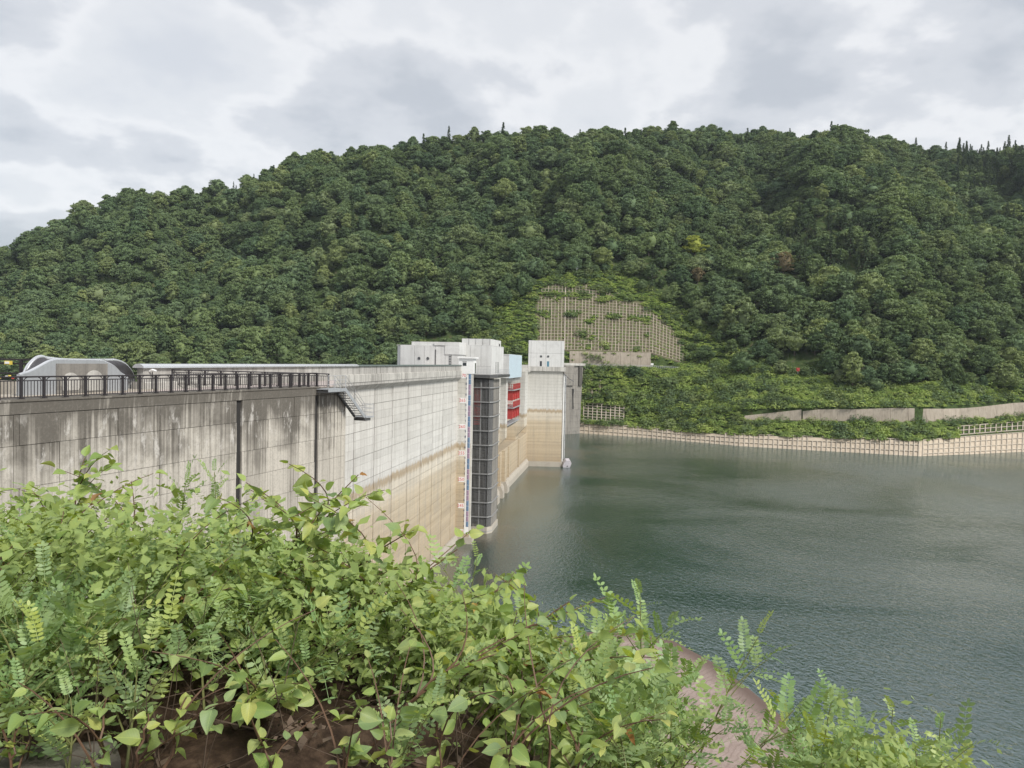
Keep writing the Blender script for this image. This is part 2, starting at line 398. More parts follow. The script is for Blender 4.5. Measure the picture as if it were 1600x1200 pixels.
# ------------------------------------------------------------------ the dam's frame
DO = Vector((-10.5, 136.0, 0)); DD = Vector((.153, 1, 0)).normalized(); DN = Vector((DD.y, -DD.x, 0))
DRZ = math.atan2(DD.y, DD.x)
def dp(s, t, z): return DO + DD * s + DN * t + Vector((0, 0, z))

# ------------------------------------------------------------------ water
k = NT('reservoir_water'); P = k.geo.outputs['Position']
w1 = k.noise(k.mapping(P, (1.7, 1.0, 1), rot=(0, 0, .5)), 1.0, 3, .55, .3)
w2 = k.noise(k.mapping(P, (.42, .22, 1), rot=(0, 0, .35)), 1.0, 2, .5, .2)
w3 = k.noise(k.mapping(P, (4.6, 3.0, 1), rot=(0, 0, .6)), 1.0, 2, .5)
gust = k.noise(k.mapping(P, (.016, .022, 1), rot=(0, 0, .25)), 1.0, 4, .55, .6)
near = k.n('ShaderNodeVectorMath', operation='DOT_PRODUCT'); k.set(near.inputs[0], P); near.inputs[1].default_value = tuple(DN)
tt = k.math('SUBTRACT', near.outputs['Value'], DN.dot(DO))           # distance from the dam face
calm = k.math('MULTIPLY', k.rng(tt, 4, 130, .22, 1.25), k.rng(gust, .36, .64, .40, 1.3))
h = k.math('ADD', k.math('ADD', k.math('MULTIPLY', w1, .62), k.math('MULTIPLY', w2, .40)), k.math('MULTIPLY', w3, .24))
b = k.n('ShaderNodeBump'); k.set(b.inputs['Height'], h); k.set(b.inputs['Strength'], calm); b.inputs['Distance'].default_value = .54
plume = k.math('MULTIPLY', k.rng(k.noise(k.mapping(P, (.045, .022, 1), (3, 1, 0), rot=(0, 0, -.3)), 1.0, 5, .55, 1.2), .52, .66), k.rng(tt, 34, 6))
base = k.mix(k.rng(gust, .35, .65), (.009, .031, .022), (.013, .040, .031))
base = k.mix(k.math('MULTIPLY', k.rng(tt, 16, 1), .75), base, (.06, .055, .035))
base = k.mix(k.math('MULTIPLY', plume, .6), base, (.13, .09, .055))
df = k.n('ShaderNodeBsdfDiffuse'); k.set(df.inputs[0], base)
gl = k.n('ShaderNodeBsdfGlossy'); gl.inputs['Roughness'].default_value = .05; gl.inputs['Color'].default_value = (.91, .97, .985, 1); k.set(gl.inputs['Normal'], b.outputs[0])
fr = k.n('ShaderNodeFresnel'); fr.inputs[0].default_value = 4.0; k.set(fr.inputs['Normal'], b.outputs[0])
mx = k.n('ShaderNodeMixShader'); k.t.links.new(fr.outputs[0], mx.inputs[0]); k.t.links.new(df.outputs[0], mx.inputs[1]); k.t.links.new(gl.outputs[0], mx.inputs[2])
M['water'] = k.done(mx)
wm = bpy.data.meshes.new('reservoir_water')
wv = [dp(-125, -1, 0), Vector((140, -30, 0)), Vector((700, 60, 0)), Vector((800, 520, 0)), dp(300, -1, 0)]
wm.from_pydata([tuple(q) for q in wv], [], [(0, 1, 2, 3, 4)]); wm.materials.append(M['water'])
tag(link('reservoir_water', wm), kind='structure')

# ------------------------------------------------------------------ the dam
dam = empty('concrete_dam', tuple(DO), DRZ)
tag(dam, 'long grey concrete dam with tan water-stained upstream face holding back the lake', 'dam')
def L(s, t, z): return (s, -t, z)          # dam frame: x along the crest, y away from the lake
def dprism(prof, s0, s1, name, m, parent):   # prof in (t, z)
    return MB().prism([(-t, z) for t, z in prof], 0, s0, s1).build(name, m, parent)
dprism([(-.14, -9), (-.14, 31.3), (-8, 31.3), (-9, 27), (-36, -9)], -112, 13.9, 'wall_core', M['joint'], dam)
dprism([(0, -9), (0, 11.4), (-3.6, 11.4), (-3.6, 31.3), (-9, 31.3), (-9, 27), (-36, -9)], 14, 104, 'outlet_wall', M['dam_far'], dam)
dprism([(0, -9), (0, 31.3), (-8, 31.3), (-9, 27), (-36, -9)], 104.1, 226, 'far_wall', M['dam_far'], dam)
# facing: one slab for each formwork lift between the contraction joints
JN = [-60.5, -53.4, -46.4, -39.2, -32.1, -25.1, -18.1, -11.2, -4.3, 1.2]
rowz = [1.62 + 1.03 * i for i in range(30)]
cache = {}
for j in range(len(JN) - 1):
    wd = round(JN[j + 1] - JN[j] - .28, 3)
    if wd not in cache: cache[wd] = None
    for i in range(len(rowz) - 1):
        strong = (i % 3 == 2)
        hh = 1.03 - (.055 if strong else .018)
        key = (wd, strong)
        if key not in cache:
            cache[key] = MB().box(0, wd, -.14, 0, 0, hh).mesh('facing_slab', M['dam'])
        jt = .012 * math.sin(i * 3.1 + j * 1.7)
        link('facing_slab', cache[key], dam, (JN[j] + .14, .14 + jt - .0, rowz[i])).location.y = -.0 + .0 + jt
dprism([(-.05, -2), (.95, -2), (.95, .55), (.45, 1.58), (-.05, 1.58)], -60.5, .9, 'base_kerb', M['kerb'], dam)
dprism([(-.05, -2), (.9, -2), (.9, 1.6), (.4, 2.6), (.0, 2.6)], 14, 104, 'base_kerb', M['kerb'], dam)
# crest: corbel, slab edge, parapet and coping
dprism([(-.3, 30.9), (.05, 31.25), (.86, 31.95), (.86, 32.3), (-8.3, 32.3), (-8.3, 31.35), (-.3, 31.35)], -91.5, 226, 'corbel', M['parapet'], dam)
CS = list(np.arange(-91.5, 1.0, 3.45)); CS[-1] = 1.2
for a, b_ in zip(CS[:-1], CS[1:]):
    dprism([(-.1, 32.31), (.93, 32.31), (.93, 33.18), (.80, 33.24), (-.1, 33.24)], a + .012, b_ - .012, 'cornice_block', M['cornice'], dam)
    dprism([(.30, 33.245), (.74, 33.245), (.74, 34.13), (.30, 34.13)], a + .012, b_ - .012, 'parapet_panel', M['parapet'], dam)
dprism([(-.1, 32.31), (.93, 32.31), (.93, 33.24), (-.1, 33.24)], 66, 99.6, 'cornice_block', M['cornice'], dam)
dprism([(.3, 33.245), (.74, 33.245), (.74, 34.2), (.3, 34.2)], 66, 99.6, 'parapet_panel', M['parapet'], dam)
dprism([(-8.2, 32.31), (-7.7, 32.31), (-7.7, 34.1), (-8.2, 34.1)], -60, 226, 'downstream_parapet', M['parapet'], dam)
arc = [(.52 + .40 * math.cos(a), 34.14 + .27 * math.sin(a)) for a in np.linspace(0, math.pi, 9)]
for a, b_ in ((-91.7, -79.0), (-78.98, -66.5), (-66.48, -54.1)):
    dprism(arc, a, b_, 'silver_coping', M['silver'], dam)
arc2 = [(.52 + .36 * math.cos(a), 34.14 + .20 * math.sin(a)) for a in np.linspace(0, math.pi, 9)]
for a in range(6):
    s0 = -54.05 + a * 9.3; dprism(arc2, s0, s0 + 9.25, 'dark_coping', M['greenmetal'], dam)
dprism([(-7.6, 32.30), (.25, 32.30), (.25, 32.34), (-7.6, 32.34)], -57, 226, 'crest_road', M['terrace'], dam)
# outlet bay: pilasters on the lower wall, deeper piers above
def pier(s0, s1, t, zlo, zhi, foot=True, m='dam_far', t2=None):
    t2 = t2 or t
    dprism([(-.2, zlo), (0, zlo), (t, zlo + t * 1.1), (t2, zhi), (-3.7, zhi), (-3.7, 11.45), (-.2, 11.45)], s0, s1, 'pier', M[m], dam)
for s0, s1, t in ((38.0, 40.5, 1.0), (46.5, 48.2, .9), (54.0, 56.5, .9)):
    dprism([(-.1, -3), (t, -3), (t, 11.3), (-.1, 11.3)], s0, s1, 'pilaster', M['dam_far'], dam)
    dprism([(-.1, -3), (t + .9, -3), (t + .9, 1.8), (t + .4, 3.0), (-.1, 3.0)], s0 - .4, s1 + .4, 'pilaster_foot', M['kerb'], dam)
pier(28.5, 32.5, 2.9, 12.2, 32.0)
pier(42.5, 45.5, 2.6, 13.0, 31.0)
pier(80.0, 86.0, 2.4, 12.8, 32.3)
dprism([(-.1, -3), (.45, -3), (.45, 11.3), (-.1, 11.3)], 64.2, 64.9, 'pilaster', M['dam_far'], dam)
dprism([(-.1, -3), (.45, -3), (.45, 11.3), (-.1, 11.3)], 84, 84.8, 'pilaster', M['dam_far'], dam)

# right-hand end of the dam: darker, older block that turns towards the lake
we = empty('dam_end_block', (22.5, 346.0, 0), math.atan2(10.0, 13.0))
tag(we, 'dark stained concrete end wall of the dam meeting the far slope', 'wall')
MB().prism([(0, -6), (14.8, -6), (15.6, 20), (16.4, 34.0), (0, 34.0)], 1, -.0, 14).build('block', M['oldconc'], we)
MB().box(-.6, 17.0, -.9, 14, 34.02, 35.2).build('parapet', M['cornice'], we)
MB().box(3.0, 9.6, -.85, -.02, 24.2, 33.95).build('upper_step', M['oldconc'], we)
MB().box(13.2, 15.2, -.7, -.02, 24.0, 33.9).build('dark_recess_frame', M['joint'], we)
MB().prism([(9.0, 22.5), (10.6, 22.5), (10.2, 18.0), (10.6, 12.5), (9.7, 12.4), (9.5, 17.5)], 1, -.03, .02).build('drain_stain', M['wing_joint'], we)
for i in range(5):
    MB().box(1.2 + i * 2.8, 1.3 + i * 2.8, -.10, .0, -2, 12).build('rib', M['oldconc'], we)

# ------------------------------------------------------------------ abutment (wing) wall with terrace
WA = Vector((-23.47, 32.54, 0)); WD = Vector((.3238, .9461, 0)); WN_ = Vector((WD.y, -WD.x, 0)); WRZ = math.atan2(WD.y, WD.x)
def wp(s, t, z): return WA + WD * s + WN_ * t + Vector((0, 0, z))
wing = empty('abutment_wall', tuple(WA), WRZ)
tag(wing, 'tall weathered wall with black vertical joints below the dark railing', 'wall')
def wprism(prof, s0, s1, name, m, parent=None):
    return MB().prism([(-t, z) for t, z in prof], 0, s0, s1).build(name, m, parent or wing)
wprism([(-.14, -4), (-.14, 32.2), (-1.5, 32.2), (-1.5, -4)], -22, 29.0, 'wall_core', M['wing_joint'])
WJ = [-22, -14, -7, .62, .90, 2.95, 6.4, 9.27, 12.6, 15.75, 16.27, 19.0, 22.0, 24.68, 25.2, 29.1]
WZ = [-4, 3, 9, 13.5, 17.2, 19.1, 21.0, 23.0, 24.95, 26.80, 28.55, 30.58, 32.05]
for j in range(len(WJ) - 1):
    wd = WJ[j + 1] - WJ[j]
    if .4 < wd < .53: continue                       # the open joints
    for i in range(len(WZ) - 1):
        jt = .018 * math.sin(i * 2.3 + j * 4.1)
        MB().box(WJ[j] + .012, WJ[j + 1] - .012, .14 - .14, .14, WZ[i] + .012, WZ[i + 1] - .012).build('wall_slab', M['wing'], wing).location.y = -.0 + jt - .0
wprism([(-1.5, 32.07), (.02, 32.07), (.05, 32.62), (.10, 32.66), (.10, 32.75), (-1.5, 32.75)], -22, 25.25, 'wall_cap', M['wing'])
wprism([(-1.5, 32.07), (.02, 32.07), (.05, 32.60), (-1.5, 32.60)], 25.26, 29.0, 'wall_cap', M['wing'])
# end return of the wall, back to the dam
MB().prism([(28.98, -0.0), (28.98, 10.5), (29.1, 10.5), (29.1, -0.0)], 2, -4, 32.05).build('end_return', M['wing'], wing)
# terrace slab
tv = [wp(-22, -1.2, 0), wp(28.9, -1.2, 0), dp(-58, -.2, 0), dp(-112, -.2, 0), Vector((-52, 8, 0))]
tm = MB().prism([(q.x, q.y) for q in tv], 2, 31.9, 32.70)
k = NT('terrace_pavers'); P = k.geo.outputs['Position']
br = k.n('ShaderNodeTexBrick'); k.set(br.inputs['Vector'], k.mapping(P, rot=(0, 0, -1.24))); br.inputs['Scale'].default_value = 3.2
br.inputs['Color1'].default_value = (.46, .40, .375, 1); br.inputs['Color2'].default_value = (.54, .48, .455, 1); br.inputs['Mortar'].default_value = (.30, .26, .24, 1); br.inputs['Mortar Size'].default_value = .03
c = k.mix(k.math('MULTIPLY', k.rng(k.noise(P, 1.1, 6), .45, .7), .4), br.outputs[0], (.26, .22, .20))
tag(tm.build('terrace', k.done(k.principled(c, .85, .25))), kind='structure')
# ================================================================== STRUCTURES ON AND AROUND THE DAM
def dthing(name, label, cat, s, t, z=0.0, group=None):
    p = dp(s, t, z); o = empty(name, tuple(p), DRZ); return tag(o, label, cat, group)
def text_mesh(txt, size, m, name='lettering'):
    cu = bpy.data.curves.new(name, 'FONT'); cu.body = txt; cu.size = size; cu.extrude = .006; cu.align_x = 'RIGHT'; cu.align_y = 'CENTER'
    cu.resolution_u = 2
    o = bpy.data.objects.new(name, cu); dg = bpy.context.evaluated_depsgraph_get()
    me = bpy.data.meshes.new_from_object(o); bpy.data.objects.remove(o); bpy.data.curves.remove(cu)
    me.materials.clear(); me.materials.append(m); return me

# ---- water level gauge tower (faces the camera: its front is the side at s = 0)
gt = dthing('gauge_tower', 'slender concrete water gauge tower with blue scale and red numbers', 'tower', 0, 0)
MB().box(0, .85, -2.85, -.12, -5, 32.62).build('shaft', M['dam_far'], gt)
MB().prism([(0, -2.86), (.10, -3.05), (.8, -3.05), (.8, -2.86)], 2, -5, 32.62).build('lit_edge_strip', M['cornice'], gt)  # paler concrete paints in the light on the shaft's lake-side chamfer
MB().box(-.42, 1.9, -3.5, -.1, -4, 1.25).build('base_kerb', M['kerb'], gt)
hh = MB().box(-.05, 2.4, -3.15, -.25, 32.63, 35.55).build('head_house', M['white'], gt)
MB().box(-.09, -.04, -1.75, -1.05, 34.15, 34.75).build('window', M['glassdark'], hh)
MB().box(-.07, -.045, -1.82, -.98, 34.85, 35.0).build('vent', M['greysteel'], hh)
MB().box(-.35, 2.9, -3.5, -.05, 35.56, 35.84).build('roof', M['white'], gt)
MB().box(1.1, 1.9, -3.2, -3.14, 32.7, 34.7).build('door', M['glassdark'], gt)
sb = MB().box(-.03, -.004, -2.78, -1.88, 1.9, 32.4).build('scale_board', M['white'], gt)
tick = {}
for i in range(30):
    z = 32.59 - 1.0 - i * 1.0137
    if z < 2.2: break
    key = 'bluegauge' if (i // 2) % 2 == 0 else 'pinkgauge'
    if key not in tick: tick[key] = MB().box(-.045, -.031, -2.72, -2.22, .02, .98).mesh('metre_block', M[key])
    mb_ = link('metre_block', tick[key], sb, (0, 0, z))
    if 'ink' not in tick:
        q = MB()
        for j in range(5): q.box(-.052, -.046, -2.50 if j else -2.70, -2.2, .03 + j * .19, .085 + j * .19)
        tick['ink'] = q.mesh('tick_marks', M['ink'])
    link('tick_marks', tick['ink'], mb_)
    if i % 5 in (0, 1, 2, 3):
        lab = str((9 - i % 10) % 10)
        t_ = link('metre_number', text_mesh(lab, .62, M['ink'], 'metre_number'), mb_, (-.036, -1.92, .12))
        t_.rotation_euler = (R_(90), 0, R_(-90)); t_.location = (-.036, -1.95, .12)
for n_, lv in enumerate((270, 265, 260, 255, 250, 245, 240)):
    z = 32.59 - n_ * 5.069 + (0.55 if n_ == 0 else 0)
    z = min(z, 32.25)
    pl = MB().box(-.03, -.005, -1.80, -.62, z - .50, z + .50).build('level_plate', M['white'], gt)
    t_ = link('level_number', text_mesh(str(lv), .86, M['redtext'], 'level_number'), pl, (-.035, -1.74, z))
    t_.rotation_euler = (R_(90), 0, R_(-90))

# ---- intake screen tower
it = dthing('intake_screen_tower', 'tall dark steel trash rack cage with pale horizontal rings on the dam face', 'intake', 8.6, 0)
MB().prism([(3.0, -.3), (3.0, -3.6), (4.0, -4.2), (8, -4.2), (8, -.3)], 2, -4, 31.5).build('inner_shaft', M['oldconc'], it)
MB().prism([(-.15, -.3), (-.15, -4.75), (1.1, -5.6), (8.1, -5.6), (8.1, -.3)], 2, -4, 1.3).build('base_ring', M['kerb'], it)
MB().prism([(2.6, -.3), (2.6, -4.2), (2.9, -4.2), (2.9, -.3)], 2, 19.0, 31.4).build('dark_hood', M['joint'], it)
def ring(z0, z1, off, m, name):
    q = MB(); pts = [(-off, -.3), (-off, -4.7), (1.15, -5.4 - off), (8, -5.4 - off)]
    for a, b_ in zip(pts[:-1], pts[1:]):
        q.bar((a[0], a[1], (z0 + z1) / 2), (b_[0], b_[1], (z0 + z1) / 2), .22, z1 - z0)
    return q.build(name, m, it)
for i in range(11): ring(29.64 - i * 2.93, 29.84 - i * 2.93, .10, M['greysteel'], 'ring_beam')
bm_ = MB().box(0, .06, -.03, .03, 1.3, 31.4).mesh('rack_bar', M['greysteel'])
for i in range(17): link('rack_bar', bm_, it, (0, -.4 - i * .265, 0))
for i in range(4): link('rack_bar', bm_, it, (.15 + i * .32, -4.75 - i * .18, 0))
hb = MB().box(0, .04, -4.65, -.3, -.025, .025).mesh('rack_wire', M['darksteel'])
for i in range(40): link('rack_wire', hb, it, (.07, 0, 1.9 + i * .74))
for y_, m_ in ((-1.35, 'darksteel'), (-2.9, 'greysteel'), (-4.2, 'darksteel')): MB().box(-.02, .2, y_, y_ - .2, 1.3, 31).build('guide_post', M[m_], it)
for i in range(9):
    MB().bar((.5, -1.2, 2.6 + i * 2.93), (.5, -4.2, 2.2 + i * 2.93), .14, .22).build('brace', M['darksteel'], it)
MB().box(1.6, 2.3, -2.6, -1.2, 22.0, 29.5).build('red_gate', M['red'], it)
MB().prism([(1.25, -5.38), (1.25, -5.28), (8, -5.28), (8, -5.38)], 2, 1.3, 31.4).build('side_panel', M['oldconc'], it)
MB().prism([(.2, -4.7), (1.15, -5.3), (1.2, -5.2), (.25, -4.6)], 2, 1.3, 31.4).build('corner_panel', M['darksteel'], it)
MB().prism([(-.6, -.2), (-.6, -4.9), (1.0, -6.2), (17, -6.2), (17, -.2)], 2, 31.75, 32.3).build('deck', M['darksteel'], it)
q = MB()
for i in range(8): q.tube([(-.5, -.4 - i * .62, 32.3), (-.5, -.4 - i * .62, 33.4)], .03, 4)
for z_ in (32.9, 33.4): q.tube([(-.5, -.3, z_), (-.5, -4.8, z_), (1.0, -6.1, z_), (16.9, -6.1, z_)], .03, 4)
for i in range(11): q.tube([(1.0 + i * 1.55, -6.1, 32.3), (1.0 + i * 1.55, -6.1, 33.4)], .03, 4)
q.build('deck_railing', M['rail_grey'], it)

# ---- gate house above the intake
gh = dthing('intake_gate_house', 'boxy pale concrete gate house standing above the intake screen', 'building', 10.6, 0)
def wall_panels(parent, x0, x1, y, z0, z1, n, m, name='wall_panel', axis=0, depth=.10):
    """facing panels with open joints; axis 0: along local x at y, axis 1: along local y at x=y"""
    st = (x1 - x0) / n
    for i in range(n):
        a, b_ = x0 + i * st + .025, x0 + (i + 1) * st - .025
        (MB().box(a, b_, y, y - depth, z0, z1) if axis == 0 else MB().box(y - depth, y, a, b_, z0, z1)).build(name, m, parent)
MB().box(.1, 15.0, -4.5, 1.8, 32.35, 38.25).build('wall_core', M['joint'], gh)
for (a, b_) in ((-4.6, -2.45), (-2.40, -.25), (-.2, 1.85)):
    MB().box(0, .1, a, b_, 34.05, 38.3).build('wall_panel', M['bldg'], gh)
MB().box(0, .1, -4.6, -1.3, 32.35, 34.02).build('wall_panel', M['bldg'], gh)
MB().box(-.01, .09, -1.25, -.75, 32.35, 33.9).build('door', M['glassdark'], gh)
MB().box(0, .1, -.7, 1.85, 32.35, 34.02).build('wall_panel', M['bldg'], gh)
for i in range(3): MB().box(.12 + i * 5, 5.08 + i * 5, -4.62, -4.5, 32.35, 38.28).build('wall_panel', M['bldg'], gh)
for i in range(3): MB().box(5.2 + i * 1.6, 5.45 + i * 1.6, -4.66, -4.61, 32.6, 35.0).build('slit_window', M['glassdark'], gh)
MB().box(.0, 15.2, -4.62, 1.9, 38.31, 38.40).build('roof_slab', M['bldg'], gh)
up = MB().box(.3, 13.2, -4.3, 1.7, 38.41, 39.7).build('roof_parapet', M['bldg'], gh)
for i in range(4): MB().box(.26, .3, -4.2 + i * 1.48, -4.16 + i * 1.48, 38.45, 39.65).build('joint', M['joint'], up)
MB().tube([(10.5, -4.45, 38.4), (10.5, -4.45, 39.0)], .12, 6).build('vent_pipe', M['darksteel'], gh)

# ---- long low control building behind the parapet
cb = dthing('control_building', 'long low concrete building with two round windows behind the crest parapet', 'building', 4.6, -.9)
cb.rotation_euler.z = DRZ - math.pi / 2        # local x towards the lake, local y along the crest
MB().box(-12.0, -.1, .1, 11, 32.35, 37.85).build('wall_core', M['joint'], cb)
for a, b_ in ((-11.95, -9.05), (-9.0, -7.0), (-6.95, -4.75), (-4.7, -2.75), (-2.7, -1.4), (-1.35, 0)):
    MB().box(a, b_, 0, .1, 32.35, 37.95).build('wall_panel', M['bldg'], cb)
MB().prism([(-12.9, 1.1), (-12.0, .0), (-12.0, 11), (-12.9, 11)], 2, 32.35, 37.9).build('corner_panel', M['bldg'], cb)
for a, b_ in ((.12, 5.5), (5.55, 11)): MB().box(-.1, 0, a, b_, 32.35, 37.95).build('side_panel', M['bldg'], cb)
MB().box(-12.8, 0, .1, 11, 37.96, 38.05).build('roof_slab', M['bldg'], cb)
for a, b_ in ((-9.8, -5.0), (-4.95, .1)): MB().box(a, b_, .5 if a < -6 else -.15, 11, 38.06, 38.75).build('upper_panel', M['bldg'], cb)
MB().box(-2.75, .2, -.14, 11, 36.3, 38.05).build('overhang', M['bldg'], cb)
def round_window(parent, x, y, z, r):
    q = MB(); n = 18
    ringo = [(x + r * math.cos(2 * math.pi * i / n), z + r * math.sin(2 * math.pi * i / n)) for i in range(n)]
    g = MB().prism(ringo, 1, y - .04, y + .02).build('round_window', M['glassdark'], parent)
    q.tube([(a, y - .05, b_) for a, b_ in ringo] + [(ringo[0][0], y - .05, ringo[0][1])], r * .13, 6, cap=False)
    q.bar((x - r, y - .05, z), (x + r, y - .05, z), r * .1, r * .1)
    q.build('window_frame', M['greysteel'], g)
round_window(cb, -8.05, 0, 35.4, .30); round_window(cb, -6.25, 0, 35.4, .30)
MB().box(-4.78, -4.6, -.08, .0, 33.0, 37.2).build('drain_pipe', M['darksteel'], cb)
dr = MB().box(-1.95, -1.45, -.05, .0, 33.0, 36.25).build('louvre_door', M['greysteel'], cb)
for i in range(6): MB().box(-1.9, -1.5, -.09, -.055, 33.3 + i * .5, 33.45 + i * .5).build('louvre', M['darksteel'], dr)

# ---- pale blue clad hoist building and the red gate
bb = dthing('hoist_building', 'small hoist building clad in pale blue metal sheet above the red gate', 'building', 41.4, 0)
MB().box(0, 22, -3.45, -.2, 31.05, 36.8).build('wall', M['bldg'], bb)
MB().box(-.1, 22.1, -3.5, -.1, 36.81, 37.0).build('roof', M['bldg'], bb)
for i in range(22):
    MB().prism([(i + .02, -3.46), (i + .25, -3.60), (i + .75, -3.60), (i + .98, -3.46)], 2, 31.0, 36.95).build('cladding_sheet', M['cladding'], bb)
for i in range(8): MB().box(.6 + i * 2.7, .9 + i * 2.7, -3.4, -3.1, 30.2, 31.0).build('bracket', M['greysteel'], bb)
rg = dthing('red_spillway_gate', 'stacked red steel gate frames with guard rails inside the outlet bay', 'gate', 57.0, .3)
def red_frame(z0, h_):
    for x_ in (0, 4.3, 8.6, 12.9):
        MB().box(x_, x_ + .25, -1.9, 2.2, z0, z0 + h_).build('gate_panel', M['red'], rg)
    MB().box(0, 13.0, -1.5, -1.35, z0 + .2, z0 + 1.6).build('gate_panel', M['red'], rg)
    q = MB()
    for i in range(8): q.bar((-.1, -2.0 + i * .55, z0 + h_), (-.1, -2.0 + i * .55, z0 + h_ + 1.5), .12, .12)
    for i in range(14): q.bar((i * 1.0, -2.0, z0 + h_), (i * 1.0, -2.0, z0 + h_ + 1.5), .12, .12)
    for z_ in (.75, 1.5): q.bar((-.1, -2.0, z0 + h_ + z_), (-.1, 2.0, z0 + h_ + z_), .12, .12).bar((0, -2.0, z0 + h_ + z_), (13.2, -2.0, z0 + h_ + z_), .12, .12)
    q.build('guard_rail', M['red'], rg)
    MB().box(-.4, 13.4, -2.2, 2.4, z0 + h_ - .3, z0 + h_ - .05).build('deck', M['steel'], rg)
red_frame(19.6, 3.2); red_frame(24.6, 3.0)
MB().box(-.6, 10, 2.3, 3.2, 19, 30.5).build('guide_frame', M['greysteel'], rg)

wk = dthing('gate_walkway', 'pale steel maintenance walkway hung below the red gate', 'walkway', 48, -.1)
MB().prism([(0, -2.1), (0, -.1), (24, -.1), (24, -2.1)], 2, 18.3, 18.55).build('deck', M['steel'], wk)
q = MB()
for i in range(13): q.bar((i * 2, -2.0, 18.55), (i * 2, -2.0, 19.6), .08, .08)
q.bar((0, -2.0, 19.6), (24, -2.0, 19.6), .08, .08).bar((0, -2.0, 19.1), (24, -2.0, 19.1), .06, .06)
q.build('railing', M['steel'], wk)
q = MB()
for i in range(7): q.bar((1 + i * 3.6, -.1, 16.8), (1 + i * 3.6, -1.9, 18.2), .12, .12)
q.build('brackets', M['greysteel'], wk)

# ---- second intake tower, nearer the far bank
T2S = (240.0 - 136.0) / DD.y
t2 = empty('selective_intake_tower', (5.2, 240.0, 0), R_(-1.0)); tag(t2, 'square concrete intake tower with tan lower half standing at the far end', 'tower')
MB().box(0, 11.9, 0, 13, -6, 32.2).build('shaft', M['dam_far'], t2)
MB().box(-.6, 12.5, -.7, 13, -4, 1.5).build('base_kerb', M['kerb'], t2)
MB().box(-.5, 12.4, -.12, 13, 1.51, 1.7).build('kerb_ledge', M['kerb'], t2)
MB().box(-.3, 12.9, -.7, 15, 32.25, 33.7).build('deck_slab', M['cornice'], t2)
hs = MB().box(.25, 12.1, .1, 16.5, 33.7, 42.3).build('house_core', M['joint'], t2)
for i, (a, b_) in enumerate(((.15, 1.0), (1.05, 6.05), (6.1, 11.2), (11.25, 12.15))):
    for z0, z1 in ((33.72, 38.25), (38.3, 42.35)):
        MB().box(a, b_, 0, .1, z0, z1).build('wall_panel', M['bldg'], t2)
for a, b_ in ((.0, 8.0), (8.05, 16.5)):
    for z0, z1 in ((33.72, 38.25), (38.3, 42.35)): MB().box(12.1, 12.2, a, b_, z0, z1).build('wall_panel', M['bldg'], t2)
MB().box(.15, 12.2, 0, 16.6, 42.36, 42.55).build('roof', M['bldg'], t2)
round_window(t2, 4.4, 0, 37.2, .38); round_window(t2, 6.8, 0, 37.2, .38)
MB().box(4.05, 4.75, -.04, .02, 33.9, 35.6).build('window', M['glassdark'], t2)
MB().box(6.45, 7.2, -.04, .02, 33.8, 35.6).build('blue_door', M['glassblue'], t2)
MB().tube([(12.35, .6, 0), (12.35, .6, 31.5)], .22, 6).build('guide_pipe', M['white'], t2)
MB().tube([(12.95, 1.1, 0), (12.95, 1.1, 31.0)], .20, 6).build('guide_pipe', M['rail_grey'], t2)
MB().tube([(12.3, .3, 31.5), (14.2, .3, 29.8), (15.6, .4, 29.0)], .14, 6).build('stay_bar', M['darksteel'], t2)
for i in range(9): MB().box(11.95, 13.1, .5, 1.2, 2.5 + i * 3.2, 2.7 + i * 3.2).build('clamp', M['greysteel'], t2)

# ---- tilted float moored at the foot of that tower
fl = empty('mooring_float', (18.6, 239.0, .35)); tag(fl, 'pale faceted float tilted against the foot of the square tower', 'float')
fl.rotation_euler = (R_(15), R_(20), R_(12))
MB().prism([(-1.2, .0), (-.7, -.6), (.8, -.6), (1.35, .3), (1.2, 2.0), (.3, 2.7), (-.9, 2.2), (-1.25, 1.0)], 1, -1.0, 1.0).build('hull', M['float'], fl)
MB().tube([(.3, 0, 2.6), (.3, 0, 3.7)], .09, 6).build('post', M['darksteel'], fl)
MB().prism([(.1, .3), (.5, .3), (.5, .7), (.1, .7)], 1, -1.06, -1.0).build('hatch', M['darksteel'], fl)
MB().box(-.7, .9, -.7, .7, -.95, -.55).build('skid', M['darksteel'], fl)

# ---- wave-shaped parapet monument at the near end of the crest
mo = dthing('wave_monument', 'silver wave-shaped monument wall with black curved ends beside the terrace', 'monument', -100.2, .55)
FP = [(-.95, 33.85), (-.34, 34.00), (.27, 34.25), (.9, 34.52), (1.46, 34.62), (2.5, 34.62), (4.5, 34.60), (5.1, 34.50), (5.86, 34.23), (6.42, 33.84), (6.95, 33.60)]
BP = [(.78, 33.88), (1.06, 34.34), (1.48, 34.68), (1.9, 34.79), (2.4, 34.70), (4.0, 34.60), (7.0, 34.62), (7.64, 34.62), (8.45, 34.42), (9.0, 34.0), (9.3, 33.58)]
def crom(pts, n=6):
    r = []; q = [Vector((a[0], 0, a[1])) for a in pts]; q = [q[0]] + q + [q[-1]]
    for i in range(1, len(q) - 2):
        for j in range(n):
            t = j / n; a, b_, c_, d = q[i - 1], q[i], q[i + 1], q[i + 2]
            v = .5 * ((2 * b_) + (c_ - a) * t + (2 * a - 5 * b_ + 4 * c_ - d) * t * t + (3 * b_ - a - 3 * c_ + d) * t ** 3); r.append((v.x, v.z))
    r.append((q[-1].x, q[-1].z)); return r
FQ, BQ = crom(FP), crom(BP)
MB().prism([(FQ[0][0], 32.7)] + FQ + [(FQ[-1][0], 32.7)], 1, -.45, -.2).build('front_wall', M['steel'], mo)
